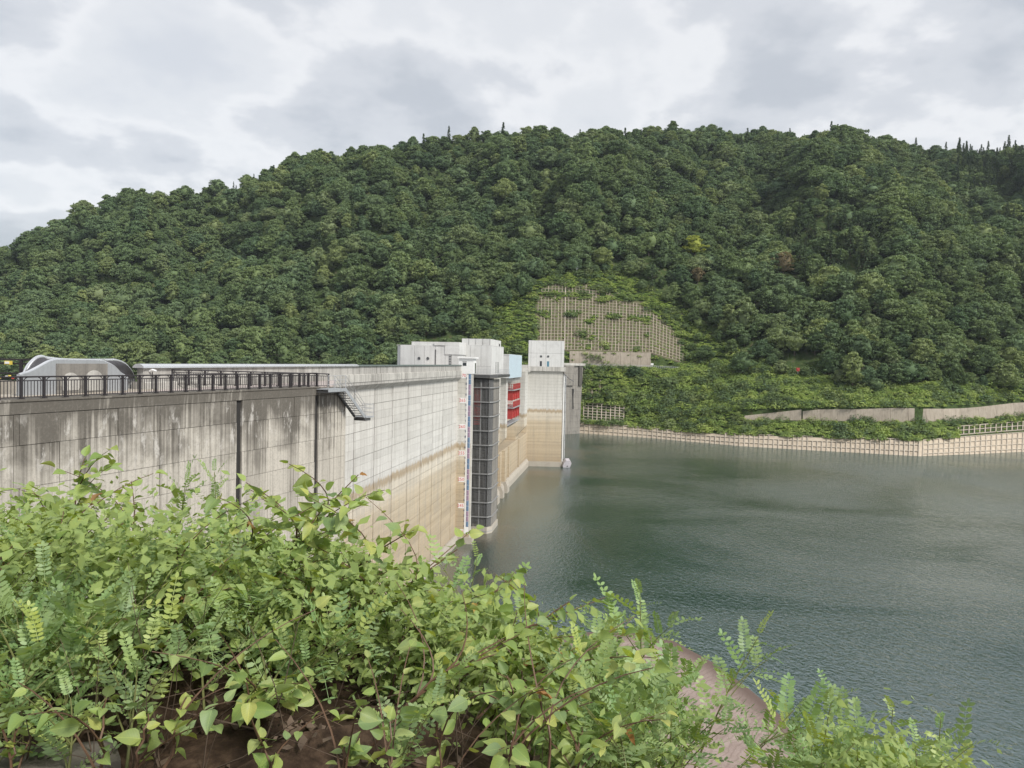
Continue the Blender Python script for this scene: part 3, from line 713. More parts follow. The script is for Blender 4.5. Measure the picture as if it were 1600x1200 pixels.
MB().prism([(BQ[0][0], 32.7)] + BQ + [(BQ[-1][0], 32.7)], 1, .85, 1.1).build('back_wall', M['silver'], mo)
q = MB()
for i in range(len(FQ) - 1):
    for dz, fl_ in ((.05, 1), (.10, -1)):
        q.add([(FQ[i][0], -.2, FQ[i][1] - dz), (FQ[i + 1][0], -.2, FQ[i + 1][1] - dz), (BQ[i + 1][0], .85, BQ[i + 1][1] - dz), (BQ[i][0], .85, BQ[i][1] - dz)], [(0, 1, 2, 3)[::fl_]])
q.build('black_wave_cover', M['black'], mo)
MB().tube([(x, -.33, z + .02) for x, z in FQ], .06, 6).build('front_trim', M['silver'], mo)
MB().tube([(x, .97, z + .02) for x, z in BQ], .06, 6).build('back_trim', M['silver'], mo)
MB().box(1.75, 5.3, -.19, .84, 34.56, 34.68).build('top_cap', M['silver'], mo)
rp = MB().box(1.3, 5.1, -.52, -.46, 32.8, 34.42).build('relief_panel', M['oldconc'], mo)
for cx_, r_ in ((2.25, .66), (4.0, .78)):
    pts = [(cx_ + r_ * math.cos(a), 33.3 + r_ * .95 * math.sin(a)) for a in np.linspace(-.6, math.pi + .6, 22)]
    MB().prism(pts, 1, -.55, -.52).build('relief_disc', M['cornice'], rp)
MB().box(-1.5, 9.5, -.7, 1.3, 32.5, 32.78).build('plinth', M['kerb'], mo)

# ---- terrace railing
rail_mats = {}
def railing(root, p0, p1, n, h, parent_inv, nb=6):
    """posts, rails and balusters between two points given in the root's frame"""
    p0, p1 = Vector(p0), Vector(p1); st = (p1 - p0) / n; az = math.atan2(st.y, st.x); ln = math.hypot(st.x, st.y)
    if not rail_mats:
        rail_mats['post'] = MB().box(-.055, .055, -.055, .055, 0, h - .06).box(-.065, .065, -.065, .065, h - .06, h - .01).mesh('post', M['black'])
        rail_mats['foot'] = MB().box(-.13, .13, -.11, .11, 0, .025).box(-.12, -.08, -.08, -.04, .025, .06).box(.08, .12, -.08, -.04, .025, .06).mesh('foot_plate', M['black'])
        rail_mats['bal'] = MB().box(-.013, .013, -.013, .013, .10, h - .22).mesh('baluster', M['black'])
        br_ = MB().tube([(0, 0, h - .24), (.10, 0, h - .22), (.22, 0, h - .09), (.30, 0, h - .06)], .022, 4)
        rail_mats['br'] = br_.mesh('bracket', M['black'])
    top = MB().tube([(0, 0, h - .03), (ln, 0, h - .03)], .042, 6).mesh('top_rail', M['black'])
    mid = MB().box(.05, ln - .05, -.02, .02, h - .24, h - .19).mesh('upper_rail', M['black'])
    low = MB().box(.05, ln - .05, -.02, .02, .07, .11).mesh('lower_rail', M['black'])
    slope = math.atan2(st.z, ln)
    for i in range(n + 1):
        p = p0 + st * i
        po = link('post', rail_mats['post'], root, p); po.rotation_euler.z = az
        fo = link('foot_plate', rail_mats['foot'], po)
        if i == n: break
        for me in (top, mid, low):
            o = link(me.name.split('.')[0], me, root, p); o.rotation_euler = (0, -slope, az)
        for sgn in (0, 1):
            o = link('bracket', rail_mats['br'], root, p if not sgn else p + st); o.rotation_euler.z = az + math.pi * sgn
        for j in range(nb):
            o = link('baluster', rail_mats['bal'], root, p + st * ((j + 1) / (nb + 1))); o.rotation_euler.z = az
r1 = empty('terrace_railing', tuple(wp(0, 0, 32.752)), WRZ)
tag(r1, 'dark brown post railing along the top edge of the weathered wall', 'railing')
railing(r1, (-3.35, .35, 0), (25.4, .35, 0), 25, 1.09, None)
r2 = empty('inner_railing', (-14.9, 59.0, 32.66)); tag(r2, 'dark railing running back from the wall corner to the silver coping', 'railing')
railing(r2, (-.3, -.2, 0), (-9.0, -11.6, .32), 12, 1.09, None)
# railing and planter left of the monument
r3 = empty('left_railing', (-32.5, 41.5, 32.7)); tag(r3, 'dark two-rail fence behind the flower planter at the left edge', 'railing')
q = {}
for i in range(3):
    MB().box(-.07 + i * 1.9, .07 + i * 1.9, -.07, .07, 0, 1.9).build('post', M['black'], r3)
for z in (1.05, 1.62, 1.86): MB().box(-.3, 4.4, -.05, .05, z - .05, z + .05).build('rail', M['black'], r3)
sg = empty('yellow_lamp', (-29.3, 41.3, 34.25)); tag(sg, 'small yellow lamp box clamped on the left fence', 'lamp')
MB().box(-.17, .17, -.1, .1, 0, .22).build('case', M['yellow'], sg); MB().box(-.12, .12, -.13, -.10, .05, .18).build('lens', M['white'], sg)
fp = empty('flower_planter', (-27.6, 38.2, 32.7)); tag(fp, 'low planter with small red and white flowers by the monument', 'planter')
MB().box(-1.6, 1.2, -.3, .3, 0, .75).build('box', M['kerb'], fp)
for i in range(16):
    x = -1.3 + .17 * i; col = ('red', 'white', 'yellow')[i % 3]
    MB().prism([(x + .07 * math.cos(a), .07 * math.sin(a)) for a in np.linspace(0, 5.4, 7)], 2, .85 + .04 * (i % 4), .93 + .04 * (i % 4)).build('flower', M[col], fp)
bd = empty('bulb_lamp', (-23.3, 46.0, 33.9)); tag(bd, 'small white lamp head beside the end of the wave monument', 'lamp')
MB().tube([(0, 0, -1.2), (0, 0, 0)], .03, 6).build('pole', M['black'], bd); MB().tube([(-.22, 0, .03), (0, 0, .12), (.25, 0, .05)], .07, 8).build('head', M['white'], bd)

# ---- steel stair on the corner of the wing wall
st_ = empty('steel_stair', tuple(wp(24.7, 0, 0)), WRZ); tag(st_, 'galvanised steel stair stepping down from the wall corner', 'stair')
MB().box(.0, 2.5, -1.15, -.12, 32.52, 32.60).build('landing', M['steel'], st_)
MB().box(.0, 2.5, -1.2, -1.15, 32.35, 32.62).build('landing_edge', M['steel'], st_)
MB().box(.0, 2.5, -1.10, -.15, 32.28, 32.42).build('landing_beam', M['darksteel'], st_)
a0, a1 = (2.5, 32.5), (5.6, 30.05)
MB().bar((a0[0], -1.15, a0[1]), (a1[0], -1.15, a1[1]), .06, .30).build('outer_stringer', M['steel'], st_)
MB().bar((a0[0], -.15, a0[1]), (a1[0], -.15, a1[1]), .06, .26).build('inner_stringer', M['darksteel'], st_)
tr = MB().box(-.12, .12, -1.12, -.18, -.02, .02).mesh('tread', M['darksteel'])
for i in range(11):
    f_ = (i + .5) / 11; link('tread', tr, st_, (a0[0] + (a1[0] - a0[0]) * f_, 0, a0[1] + (a1[1] - a0[1]) * f_))
MB().box(5.6, 6.9, -1.3, -.1, 29.95, 30.05).build('lower_platform', M['steel'], st_)
MB().box(5.5, 6.4, -1.25, -.15, 29.72, 29.93).build('platform_beam', M['darksteel'], st_)
def handrail(pts, name):
    q = MB()
    for h_ in (.35, .70, 1.05): q.tube([(p[0], p[1], p[2] + h_) for p in pts], .022, 5)
    for p in pts: q.tube([p, (p[0], p[1], p[2] + 1.05)], .025, 5)
    q.build(name, M['rail_grey'], st_)
handrail([(.0, -1.15, 32.6), (.85, -1.15, 32.6), (1.7, -1.15, 32.6), (2.5, -1.15, 32.6)], 'landing_rail')
handrail([(2.55, -1.15, 32.55), (4.0, -1.15, 31.4), (5.55, -1.15, 30.15)], 'outer_rail')
handrail([(2.55, -.15, 32.55), (4.0, -.15, 31.4), (5.55, -.15, 30.15)], 'inner_rail')
handrail([(5.6, -1.25, 30.05), (6.9, -1.25, 30.05), (6.9, -.15, 30.05)], 'platform_rail')
# ================================================================== FAR BANK: LATTICES AND WALLS
def beam(pts, w):
    """square beam following a line of points"""
    V = []; F = []
    for i, p_ in enumerate(pts):
        d = (pts[min(i + 1, len(pts) - 1)] - pts[max(i - 1, 0)]).normalized(); s_ = d.cross(Vector((0, -.6, .8))).normalized(); u_ = s_.cross(d)
        V += [p_ + s_ * (a * w / 2) + u_ * (b_ * w / 2) for a, b_ in ((-1, -1), (1, -1), (1, 1), (-1, 1))]
        if i: F += [((i - 1) * 4 + j, (i - 1) * 4 + (j + 1) % 4, i * 4 + (j + 1) % 4, i * 4 + j) for j in range(4)]
    n = len(V); F += [(3, 2, 1, 0), (n - 4, n - 3, n - 2, n - 1)]
    return MB().add(V, F)
def lattice(name, label, p_of, us, vs, w, off, skip=None, m='frame'):
    """concrete crib: ribs up the slope and beams across; p_of(u, v) gives a point on the slope"""
    o0 = p_of(us[0], vs[0]); root = empty(name, tuple(o0)); tag(root, label, 'lattice')
    for u in us:
        pts = [p_of(u, v) - o0 + Vector((0, 0, off)) for v in vs]
        run = []
        run = []
        for i in range(len(vs)):
            run.append(pts[i])
            if i == len(vs) - 1 or (skip and skip(u, (vs[i] + vs[i + 1]) / 2)):
                if len(run) > 1: beam(run, w).build('rib', M[m], root)
                run = []
    for v in vs:
        run = []
        for i in range(len(us)):
            run.append(p_of(us[i], v) - o0 + Vector((0, 0, off - .03)))
            if i == len(us) - 1 or (skip and skip((us[i] + us[i + 1]) / 2, v)):
                if len(run) > 1: beam(run, w * .9).build('cross_beam', M[m], root)
                run = []
    return root
def slope_pt(i0, i1):
    def f(px, v):
        kk = knots(px); a, b_ = kk[i0], kk[i1]; Y = a[0] + (b_[0] - a[0]) * v
        return Vector(((px - 800) / FPX * Y, Y, a[1] + (b_[1] - a[1]) * v))
    return f
def hsh(*a):
    x = math.sin(sum(v * c for v, c in zip(a, (12.9898, 78.233, 37.719)))) * 43758.5453; return x - math.floor(x)
# big cut slope above the road
cut = slope_pt(7, 8)
def skip_cut(px, v):
    vv = round(v * 22)
    if v > interp(px, [(838, .90), (860, .99), (930, .97), (965, .90), (990, .80), (1020, .66), (1045, .56), (1066, .40)]) - .10 * hsh(round(px / 11), round(v * 30), 7): return True
    if v > .76 and v < .83 and hsh(round(px / 9), 5) < .75: return True
    if v > .48 and v < .54 and hsh(round(px / 12), 6) < .45: return True
    return hsh(round(px / 7), round(v * 15), 2) < .07
lattice('cut_slope_lattice', 'large concrete lattice covering the cut slope above the long retaining wall', cut, list(np.arange(838, 1066, 5.3)), list(np.linspace(.02, .97, 23)), .30, .22, skip_cut, 'frame_old')
q = MB(); q.bar(cut(881, .02) + Vector((0, 0, .5)), cut(880, .99) + Vector((0, 0, .5)), .55, .4)
o = q.build('slope_stairway', M['frame']); tag(o, 'thin pale stairway running straight up the big cut slope lattice', 'stairway')
low = slope_pt(3, 4)
lattice('toe_lattice', 'small pale lattice panel low on the slope beside the dam end wall', low, list(np.arange(913, 978, 7.0)), list(np.linspace(.0, 1.0, 7)), .42, .45)
mid = slope_pt(4, 5)
lattice('upper_toe_lattice', 'narrow weedy lattice strip just right of the dam end wall', mid, list(np.arange(913, 943, 6.2)), list(np.linspace(.12, .95, 11)), .34, .4, lambda px, v: hsh(round(px / 6), round(v * 11), 4) < (.15 + .5 * (v > .35)), 'frame_old')
shore_ = slope_pt(1, 2)
lattice('shore_lattice', 'long pale concrete lattice revetment lining the far waterline', shore_, list(np.arange(900, 1446, 7.6)), [-.12, .3, .7, 1.06], .32, .42, lambda px, v: v > .72 and hsh(round(px / 20), 1) < .3)
lattice('right_shore_lattice', 'pale lattice revetment at the right shore beyond the corner', shore_, list(np.arange(1446, 1640, 8.2)), [-.12, .14, .4, .7, 1.0], .34, .42)
upr = slope_pt(2, 3)
lattice('right_bank_lattice', 'upper lattice wall above the right shoreline', upr, list(np.arange(1500, 1640, 8.4)), [.12, .34, .56], .4, .45)
lattice('shore_upper_lattice', 'short lattice strips showing through the weeds above the far shore', upr, list(np.arange(1028, 1112, 7.0)), [.18, .5, .85], .3, .5, lambda px, v: px < 1060 and v < .4)
k = NT('cut_slope_soil'); P = k.geo.outputs['Position']
c = k.ramp(k.noise(P, .5, 7, .65), [(.30, (.05, .045, .03)), (.46, (.10, .085, .055)), (.56, (.085, .10, .04)), (.7, (.11, .15, .05))])
M['cutsoil'] = k.done(k.principled(c, .95, .1, 0, k.bump(k.noise(P, 2, 5), .5, .2)))
V = []; PX = np.arange(834, 1072, 4)
for px in PX:
    for v in np.linspace(.0, 1.0, 20): V.append(tuple(cut(px, v) + Vector((0, 0, .10 + .08 * math.sin(px * 1.7 + v * 40)))))
F = [(i * 20 + j, (i + 1) * 20 + j, (i + 1) * 20 + j + 1, i * 20 + j + 1) for i in range(len(PX) - 1) for j in range(19) if not skip_cut(float(PX[i]), (j + .5) / 20)]
tag(link('cut_slope', mesh_np('cut_slope', np.array(V), np.array(F), M['cutsoil'])), kind='structure')
# weed-free silt between the shore beams
k = NT('pale_silt_slope'); P = k.geo.outputs['Position']
c = k.ramp(k.noise(P, .6, 7, .6), [(.3, (.36, .30, .23)), (.7, (.50, .43, .34))])
M['siltslope'] = k.done(k.principled(c, .9, .1, 0, k.bump(k.noise(P, 2, 5), .4, .1)))
V = []; PX = np.arange(896, 1660, 6)
for px in PX:
    for v in np.linspace(-.5, 1.04, 6): V.append(tuple(shore_(px, v) + Vector((0, -.05, .06))))
F = [(i * 6 + j, (i + 1) * 6 + j, (i + 1) * 6 + j + 1, i * 6 + j + 1) for i in range(len(PX) - 1) for j in range(5)]
tag(link('far_shore', mesh_np('far_shore', np.array(V), np.array(F), M['siltslope'])), kind='structure')

def wall_run(name, label, px0, px1, i_foot, n, top_of, thick, m, foot_drop=.6, fwd=.45):
    root = empty(name, tuple(slope_pt(i_foot, i_foot + 1)(px0, 0))); o0 = root.location.copy(); tag(root, label, 'wall')
    st = (px1 - px0) / n
    for i in range(n):
        a, b_ = px0 + i * st, px0 + (i + 1) * st - .25
        A = slope_pt(i_foot, i_foot + 1)(a, 0); B = slope_pt(i_foot, i_foot + 1)(b_, 0)
        d = (B - A); d.z = 0; d.normalize(); nrm = Vector((d.y, -d.x, 0)) * fwd
        za, zb = top_of(a), top_of(b_)
        vs = [A + nrm - Vector((0, 0, foot_drop)), B + nrm - Vector((0, 0, foot_drop)), B - nrm * .2 + Vector((0, 0, zb)), A - nrm * .2 + Vector((0, 0, za))]
        back = [q_ - nrm * 2.2 for q_ in vs]
        vs = [q_ - o0 for q_ in vs + back]
        MB().add(vs, [(0, 1, 2, 3), (7, 6, 5, 4), (3, 2, 6, 7), (1, 0, 4, 5), (0, 3, 7, 4), (2, 1, 5, 6)]).build('wall_panel', M[m], root)
    return root
wall_run('road_retaining_wall', 'long grey retaining wall behind the road at the dam end', 889, 1016, 6, 8, lambda px: 7.6, .6, 'retwall', fwd=.8)
wall_run('shore_retaining_wall', 'long tan panelled retaining wall above the right shoreline', 1256, 1640, 3, 14, lambda px: 5.2 + .5 * math.sin(px / 31) - 2.0 * max(0, (1290 - px) / 40), .6, 'retwall', fwd=.7)
wall_run('broken_retaining_wall', 'short sloping piece of tan wall half hidden by weeds', 1165, 1254, 3, 3, lambda px: 1.5 + 2.9 * (px - 1165) / 89, .6, 'retwall', fwd=.7)
# guard rail and small things along the far road
gr = empty('road_guard_rail', tuple(far_point(914, 381.5))); tag(gr, 'thin dark guard rail along the far road below the retaining wall', 'guard rail')
o0 = gr.location.copy(); pts = [far_point(px, knots(px)[5][0] + .5) + Vector((0, 0, .25)) for px in np.arange(914, 1062, 3)]
q = MB()
for a, b_ in zip(pts[:-1], pts[1:]):
    for z_ in (.6, 1.05): q.bar(a - o0 + Vector((0, 0, z_)), b_ - o0 + Vector((0, 0, z_)), .09, .09)
q.build('rails', M['rail_grey'], gr)
pm = MB().box(-.07, .07, -.07, .07, -.4, 1.1).mesh('post', M['rail_grey'])
for p_ in pts: link('post', pm, gr, p_ - o0)
def marker(name, label, cat, px, Y, h_, cols):
    r = empty(name, tuple(far_point(px, Y))); tag(r, label, cat)
    MB().box(-.15, .15, -.15, .15, -1, h_ * .6).build('post', M[cols[0]], r)
    MB().box(-.75, .75, -.3, .3, h_ * .55, h_).build('case', M[cols[1]], r)
marker('white_instrument_box', 'small white instrument box at the right end of the retaining wall', 'box', 1018, 384, 2.2, ('white', 'white'))
marker('white_survey_post', 'thin white survey post on the grass above the cut slope lattice', 'post', 897, 437, 5.0, ('white', 'rail_grey'))
marker('red_marker', 'tiny red and white marker board among the shrubs on the far slope', 'marker', 1246, 349, 4.0, ('white', 'red'))

# ================================================================== TREES
def unit(v): return v / np.maximum(np.linalg.norm(v, axis=-1, keepdims=True), 1e-9)
def leaf_quads(C, Nn, size, asp=.62):
    """one bent-free leaf spray quad at every centre, facing roughly along its normal"""
    n = len(C); r = rng.normal(size=(n, 3)); T = unit(np.cross(Nn, r)); B = np.cross(Nn, T)
    s = size[:, None]
    V = np.stack([C - T * s - B * s * asp * .5, C + T * s * .2 - B * s * asp, C + T * s, C - T * s * .1 + B * s * asp], 1).reshape(-1, 3)
    return V, np.arange(n * 4).reshape(-1, 4)
def crown_mesh(name, rad, hgt, m, nclump=46, per=70, leaf=.42, base=.30, peak=0.0, rs=0):
    g = np.random.default_rng(rs); Cs, Ns, Ss = [], [], []
    th = g.uniform(0, 2 * np.pi, nclump); cz = g.uniform(-.45, 1.0, nclump); rr = np.sqrt(np.maximum(0, 1 - np.abs(cz) ** (2.0 - peak)))
    lump = 1 + .22 * np.sin(th * 2 + rs) + .16 * np.sin(th * 5 + 2 * rs) + .15 * np.sin(cz * 7 + th * 2 + rs)
    cx = np.cos(th) * rr * rad * lump * g.uniform(.55, 1.02, nclump); cy = np.sin(th) * rr * rad * lump * g.uniform(.55, 1.02, nclump)
    cc = np.stack([cx, cy, hgt * (base + (1 - base) * (.36 + .55 * cz))], 1)
    cr = g.uniform(.09, .27, nclump) * rad
    for i in range(nclump):
        d = unit(g.normal(size=(per, 3)) + np.array([0, 0, .35])); q = cc[i] + d * np.array([1.25, 1.25, .60]) * cr[i] * g.uniform(.62, 1.08, (per, 1))
        Cs.append(q); Ns.append(unit(d * np.array([.8, .8, 1.15]) + g.normal(size=(per, 3)) * .55)); Ss.append(g.uniform(.7, 1.3, per) * leaf)
    V, F = leaf_quads(np.concatenate(Cs), np.concatenate(Ns), np.concatenate(Ss))
    # inner core in the leaf material, added to block light through the crown
    a = np.linspace(0, 2 * np.pi, 9)[:-1]; core = []
    for lz, lr in ((.06, .25), (.3, .62), (.55, .66), (.78, .45)):
        core += [(np.cos(t) * lr * rad * g.uniform(.8, 1.1), np.sin(t) * lr * rad * g.uniform(.8, 1.1), hgt * (base + (1 - base) * lz)) for t in a]
    b0 = len(V); cf = [(b0 + r * 8 + i, b0 + r * 8 + (i + 1) % 8, b0 + (r + 1) * 8 + (i + 1) % 8, b0 + (r + 1) * 8 + i) for r in range(3) for i in range(8)]
    cf += [(b0 + 24, b0 + 25, b0 + 26, b0 + 27), (b0 + 24, b0 + 27, b0 + 28, b0 + 31), (b0 + 28, b0 + 29, b0 + 30, b0 + 31)]
    return mesh_np(name, np.concatenate([V, np.array(core)]), np.concatenate([F, np.array(cf)]), m)
def conifer_mesh(name, rad, hgt, m, rs=0):
    g = np.random.default_rng(rs); Cs, Ns, Ss = [], [], []
    for L_ in range(15):
        z = hgt * (.10 + .88 * L_ / 14); r0 = rad * (1 - L_ / 15) ** .85 + .12
        for b_ in range(9):
            a = g.uniform(0, 2 * np.pi); nn = 12; t = g.uniform(.15, 1, nn)
            x = np.cos(a) * r0 * t; y = np.sin(a) * r0 * t
            Cs.append(np.stack([x + g.normal(size=nn) * .12, y + g.normal(size=nn) * .12, z - t * t * r0 * .35 + g.normal(size=nn) * .15], 1))
            Ns.append(unit(np.stack([np.full(nn, np.cos(a)) * .5, np.full(nn, np.sin(a)) * .5, np.ones(nn) * .8], 1) + g.normal(size=(nn, 3)) * .4)); Ss.append(g.uniform(.25, .5, nn))
    V, F = leaf_quads(np.concatenate(Cs), np.concatenate(Ns), np.concatenate(Ss), .45)
    return mesh_np(name, V, F, m)
def foliage(name, cols, trans=.22, rough=.75, noise_scale=.5):
    k = NT(name); P = k.geo.outputs['Position']
    base = k.ramp(k.oi.outputs['Random'], [(i / max(1, len(cols) - 1), c_) for i, c_ in enumerate(cols)])
    n = k.noise(P, noise_scale, 4, .6)
    base = k.mix(k.rng(n, .35, .7, 0, .55), base, k.mix(1.0, base, (1.5, 1.4, 1.0), 'MULTIPLY'))
    d = k.principled(base, rough, .18)
    t = k.n('ShaderNodeBsdfTranslucent'); k.set(t.inputs[0], k.mix(1.0, base, (1.3, 1.35, .6), 'MULTIPLY'))
    mx = k.n('ShaderNodeMixShader'); mx.inputs[0].default_value = trans
    k.t.links.new(d.outputs[0], mx.inputs[1]); k.t.links.new(t.outputs[0], mx.inputs[2])
    return k.done(mx)
M['forest'] = foliage('forest_leaves', [(.072, .112, .058), (.120, .170, .078), (.092, .146, .076), (.165, .22, .098), (.104, .162, .094), (.20, .245, .106), (.078, .128, .069), (.138, .195, .108), (.11, .158, .072), (.182, .228, .12)])
M['cedar'] = foliage('cedar_needles', [(.055, .088, .045), (.075, .11, .052)], .1)
M['yellowtree'] = foliage('yellow_green_leaves', [(.26, .30, .06), (.28, .32, .07)])
M['browntree'] = foliage('brownish_leaves', [(.15, .125, .08), (.17, .14, .085)])
M['weeds'] = foliage('weed_leaves', [(.20, .29, .085), (.26, .345, .11), (.30, .37, .13), (.22, .30, .10), (.15, .22, .08)], .28, .75, .10)
k = NT('bark'); P = k.geo.outputs['Position']
M['bark'] = k.done(k.principled(k.ramp(k.noise(k.mapping(P, (4, 4, 1)), 1.5, 6), [(.3, (.05, .04, .032)), (.7, (.16, .135, .11))]), .9, .1))
def trunk_mesh(name, h_, r_, rs):
    g = random.Random(rs); q = MB()
    q.tube([(0, 0, -1.5), (.1, 0, h_ * .3), (-.1, .15, h_ * .6), (.05, 0, h_ * .9)], r_, 7, r_ * .25)
    for i in range(5):
        a = g.uniform(0, 6.28); z = h_ * g.uniform(.3, .6); l = h_ * g.uniform(.25, .4)
        q.tube([(0, 0, z), (math.cos(a) * l * .5, math.sin(a) * l * .5, z + l * .45), (math.cos(a) * l, math.sin(a) * l, z + l * .7)], r_ * .4, 5, r_ * .1)
    return q.mesh(name, M['bark'])
PROTO = []     # (crown, trunk)
for i in range(9):
    rad = (5.4, 6.6, 4.5, 6.0, 4.3, 7.0, 3.9, 5.0, 5.8)[i]; hg = (11, 12, 13, 10, 14, 11, 10, 12, 13)[i]
    PROTO.append((crown_mesh('crown', rad, hg, M['forest'], 96 + 3 * i, 50, .42, .08, (0, .3, .7, 0, .9, .1, .4, .6, .2)[i], 11 + i), trunk_mesh('trunk', hg, .34, i)))
CONI = [(conifer_mesh('crown', 2.3, 15, M['cedar'], 31 + i), trunk_mesh('trunk', 12, .22, 40 + i)) for i in range(2)]

BOUND = [(-700, 640), (600, 640), (690, 600), (735, 530), (770, 500), (810, 470), (845, 440), (880, 426), (960, 424), (985, 445), (1015, 462), (1050, 480), (1085, 505), (1115, 535), (1150, 560), (1230, 585), (1300, 600), (1400, 612), (1480, 606), (1600, 612), (2300, 640)]
SPECIAL = [(1080, 468), (1008, 452), (1218, 432), (1085, 440), (1160, 360), (1240, 366)]
SPXY = [((a - 800) / FPX * b_, b_) for a, b_ in SPECIAL]
spots = []
gp = np.random.default_rng(5)
cell = 7.0
for Y in np.arange(318, 860, cell):
    for X in np.arange(-.80 * Y - 40, .80 * Y + 60, cell):
        x = X + gp.uniform(-.45, .45) * cell; y = Y + gp.uniform(-.45, .45) * cell; px = 800 + FPX * x / y
        if px < -280 or px > 1880: continue
        kk = knots(px)
        if y > kk[9][0] + 22 or y < kk[4][0] + 6: continue
        z = ground_far(px, y); bx, by = project((x, y, z + 1.0))
        if by > interp(px, BOUND): continue
        if any(abs(x - sx) < 7 and -15 < y - sy < 5 for sx, sy in SPXY): continue
        spots.append((x, y, z, px, by))
# shade-makers first: nearest 300 are trees of their own, the others one wood
def conif(px, by, y):
    r = gp.uniform()
    if 1210 < px < 1370 and 345 < by < 440: return r < .55
    if 1480 < px < 1590 and 240 < by < 310: return r < .8
    kk = knots(px)
    if y > kk[9][0] - 14 and (340 < px < 460 or 1230 < px < 1300 or 1330 < px < 1360 or 1450 < px < 1600): return r < .28
    return r < .06
inst = []
for (x, y, z, px, by) in spots:
    c_ = conif(px, by, y); v = int(gp.integers(0, 2 if c_ else 9)); s_ = (.55 + .95 * gp.uniform() ** 1.8) * (.8 if by > interp(px, BOUND) - 25 or y > knots(px)[9][0] - 10 else 1)
    inst.append((x, y, z, px, c_, v, gp.uniform(0, 6.28), s_))
inst.sort(key=lambda q: q[1])
vis = [q for q in inst if -40 < q[3] < 1640]
near_b = [q for q in vis if not q[4]][:300]; near_c = [q for q in vis if q[4]][:120]
keep = set(id(q) for q in near_b + near_c)
def place_tree(q, label, cat, group, name):
    x, y, z, px, c_, v, rz, s_ = q
    cr, tr_ = (CONI if c_ else PROTO)[v]
    o = empty(name, (x, y, z), rz); o.scale = (s_, s_, s_ * (.9 + .25 * hsh(x, y)))
    tag(o, label, cat, group)
    link('trunk', tr_, o); link('crown', cr, o)
for q in near_b: place_tree(q, 'round-crowned broadleaf tree in the lower forest on the far hillside', 'tree', 'broadleaf trees of the lower hillside forest', 'broadleaf_tree')
for q in near_c: place_tree(q, 'narrow dark conifer rising among the broadleaf trees on the hillside', 'tree', 'conifers in the hillside forest', 'conifer_tree')
rest = [q for q in inst if id(q) not in keep]
def scatter(name, pts, protos, label, cat):
    """one object that carries many copies of the prototypes (uncountable cover)"""
    col = bpy.data.collections.new(name + '_kinds')
    for i, me in enumerate(protos):
        po = bpy.data.objects.new('%s_kind_%02d' % (name, i), me); col.objects.link(po)
    me = bpy.data.meshes.new(name); me.from_pydata([p_[0] for p_ in pts], [], [])
    for an, ty, vals in (('kind_index', 'INT', [p_[1] for p_ in pts]), ('turn', 'FLOAT', [p_[2] for p_ in pts]), ('size', 'FLOAT', [p_[3] for p_ in pts])):
        at = me.attributes.new(an, ty, 'POINT'); at.data.foreach_set('value', vals)
    o = link(name, me); tag(o, label, cat, kind='stuff')
    g = bpy.data.node_groups.new(name + '_scatter', 'GeometryNodeTree')
    g.interface.new_socket('Geometry', in_out='INPUT', socket_type='NodeSocketGeometry'); g.interface.new_socket('Geometry', in_out='OUTPUT', socket_type='NodeSocketGeometry')
    gi = g.nodes.new('NodeGroupInput'); go = g.nodes.new('NodeGroupOutput'); ip = g.nodes.new('GeometryNodeInstanceOnPoints')
    ci = g.nodes.new('GeometryNodeCollectionInfo'); ci.inputs['Collection'].default_value = col; ci.inputs['Separate Children'].default_value = True; ci.inputs['Reset Children'].default_value = True
    def na(n_, t_):
        a = g.nodes.new('GeometryNodeInputNamedAttribute'); a.data_type = t_; a.inputs['Name'].default_value = n_; return a.outputs['Attribute']
    cx = g.nodes.new('ShaderNodeCombineXYZ'); g.links.new(na('turn', 'FLOAT'), cx.inputs[2])
    g.links.new(gi.outputs[0], ip.inputs['Points']); g.links.new(ci.outputs[0], ip.inputs['Instance']); ip.inputs['Pick Instance'].default_value = True
    g.links.new(na('kind_index', 'INT'), ip.inputs['Instance Index']); g.links.new(cx.outputs[0], ip.inputs['Rotation'])
    g.links.new(na('size', 'FLOAT'), ip.inputs['Scale']); g.links.new(ip.outputs[0], go.inputs[0])
    md = o.modifiers.new('scatter', 'NODES'); md.node_group = g
    return o
scatter('forest', [((q[0], q[1], q[2]), q[5] + (9 if q[4] else 0), q[6], q[7]) for q in rest], [p_[0] for p_ in PROTO] + [p_[0] for p_ in CONI], 'dense dark green forest covering the upper hillside up to the ridge', 'forest')

# single trees one can pick out
def special(name, label, px, Y, rad, hg, m, rs, peak=0.2):
    p_ = far_point(px, Y); o = empty(name, tuple(p_), rs); tag(o, label, 'tree')
    link('trunk', trunk_mesh('trunk', hg, rad * .06, rs), o); link('crown', crown_mesh('crown', rad, hg, M[m], 56, 80, .36, .12, peak, rs), o)
special('yellow_tree', 'bright yellow-green tree standing out in the middle of the dark forest', 1080, 468, 6.5, 14, 'yellowtree', 61)
special('pointed_tree', 'pale pointed tree above the right end of the cut slope lattice', 1008, 452, 7.0, 16, 'forest', 62, .8)
special('brown_tree', 'brownish tree in the forest right of the cut slope lattice', 1218, 432, 7.0, 15, 'browntree', 63)
special('brown_tree', 'small brown-leaved tree left of the yellow-green tree', 1085, 440, 4.2, 11, 'browntree', 64)
special('slope_tree', 'lone rounded tree on the grassy slope below the forest edge', 1160, 360, 6.4, 11, 'forest', 65)
special('slope_tree', 'wide dark tree right of the lone rounded tree on the slope', 1240, 366, 7.4, 12, 'forest', 66)
special('slope_tree', 'small dark tree just below the right part of the retaining wall', 990, 375, 3.4, 6.5, 'forest', 67)
special('slope_tree', 'low bushy tree on the weedy slope under the lone rounded tree', 1040, 366, 4.4, 6, 'forest', 68)
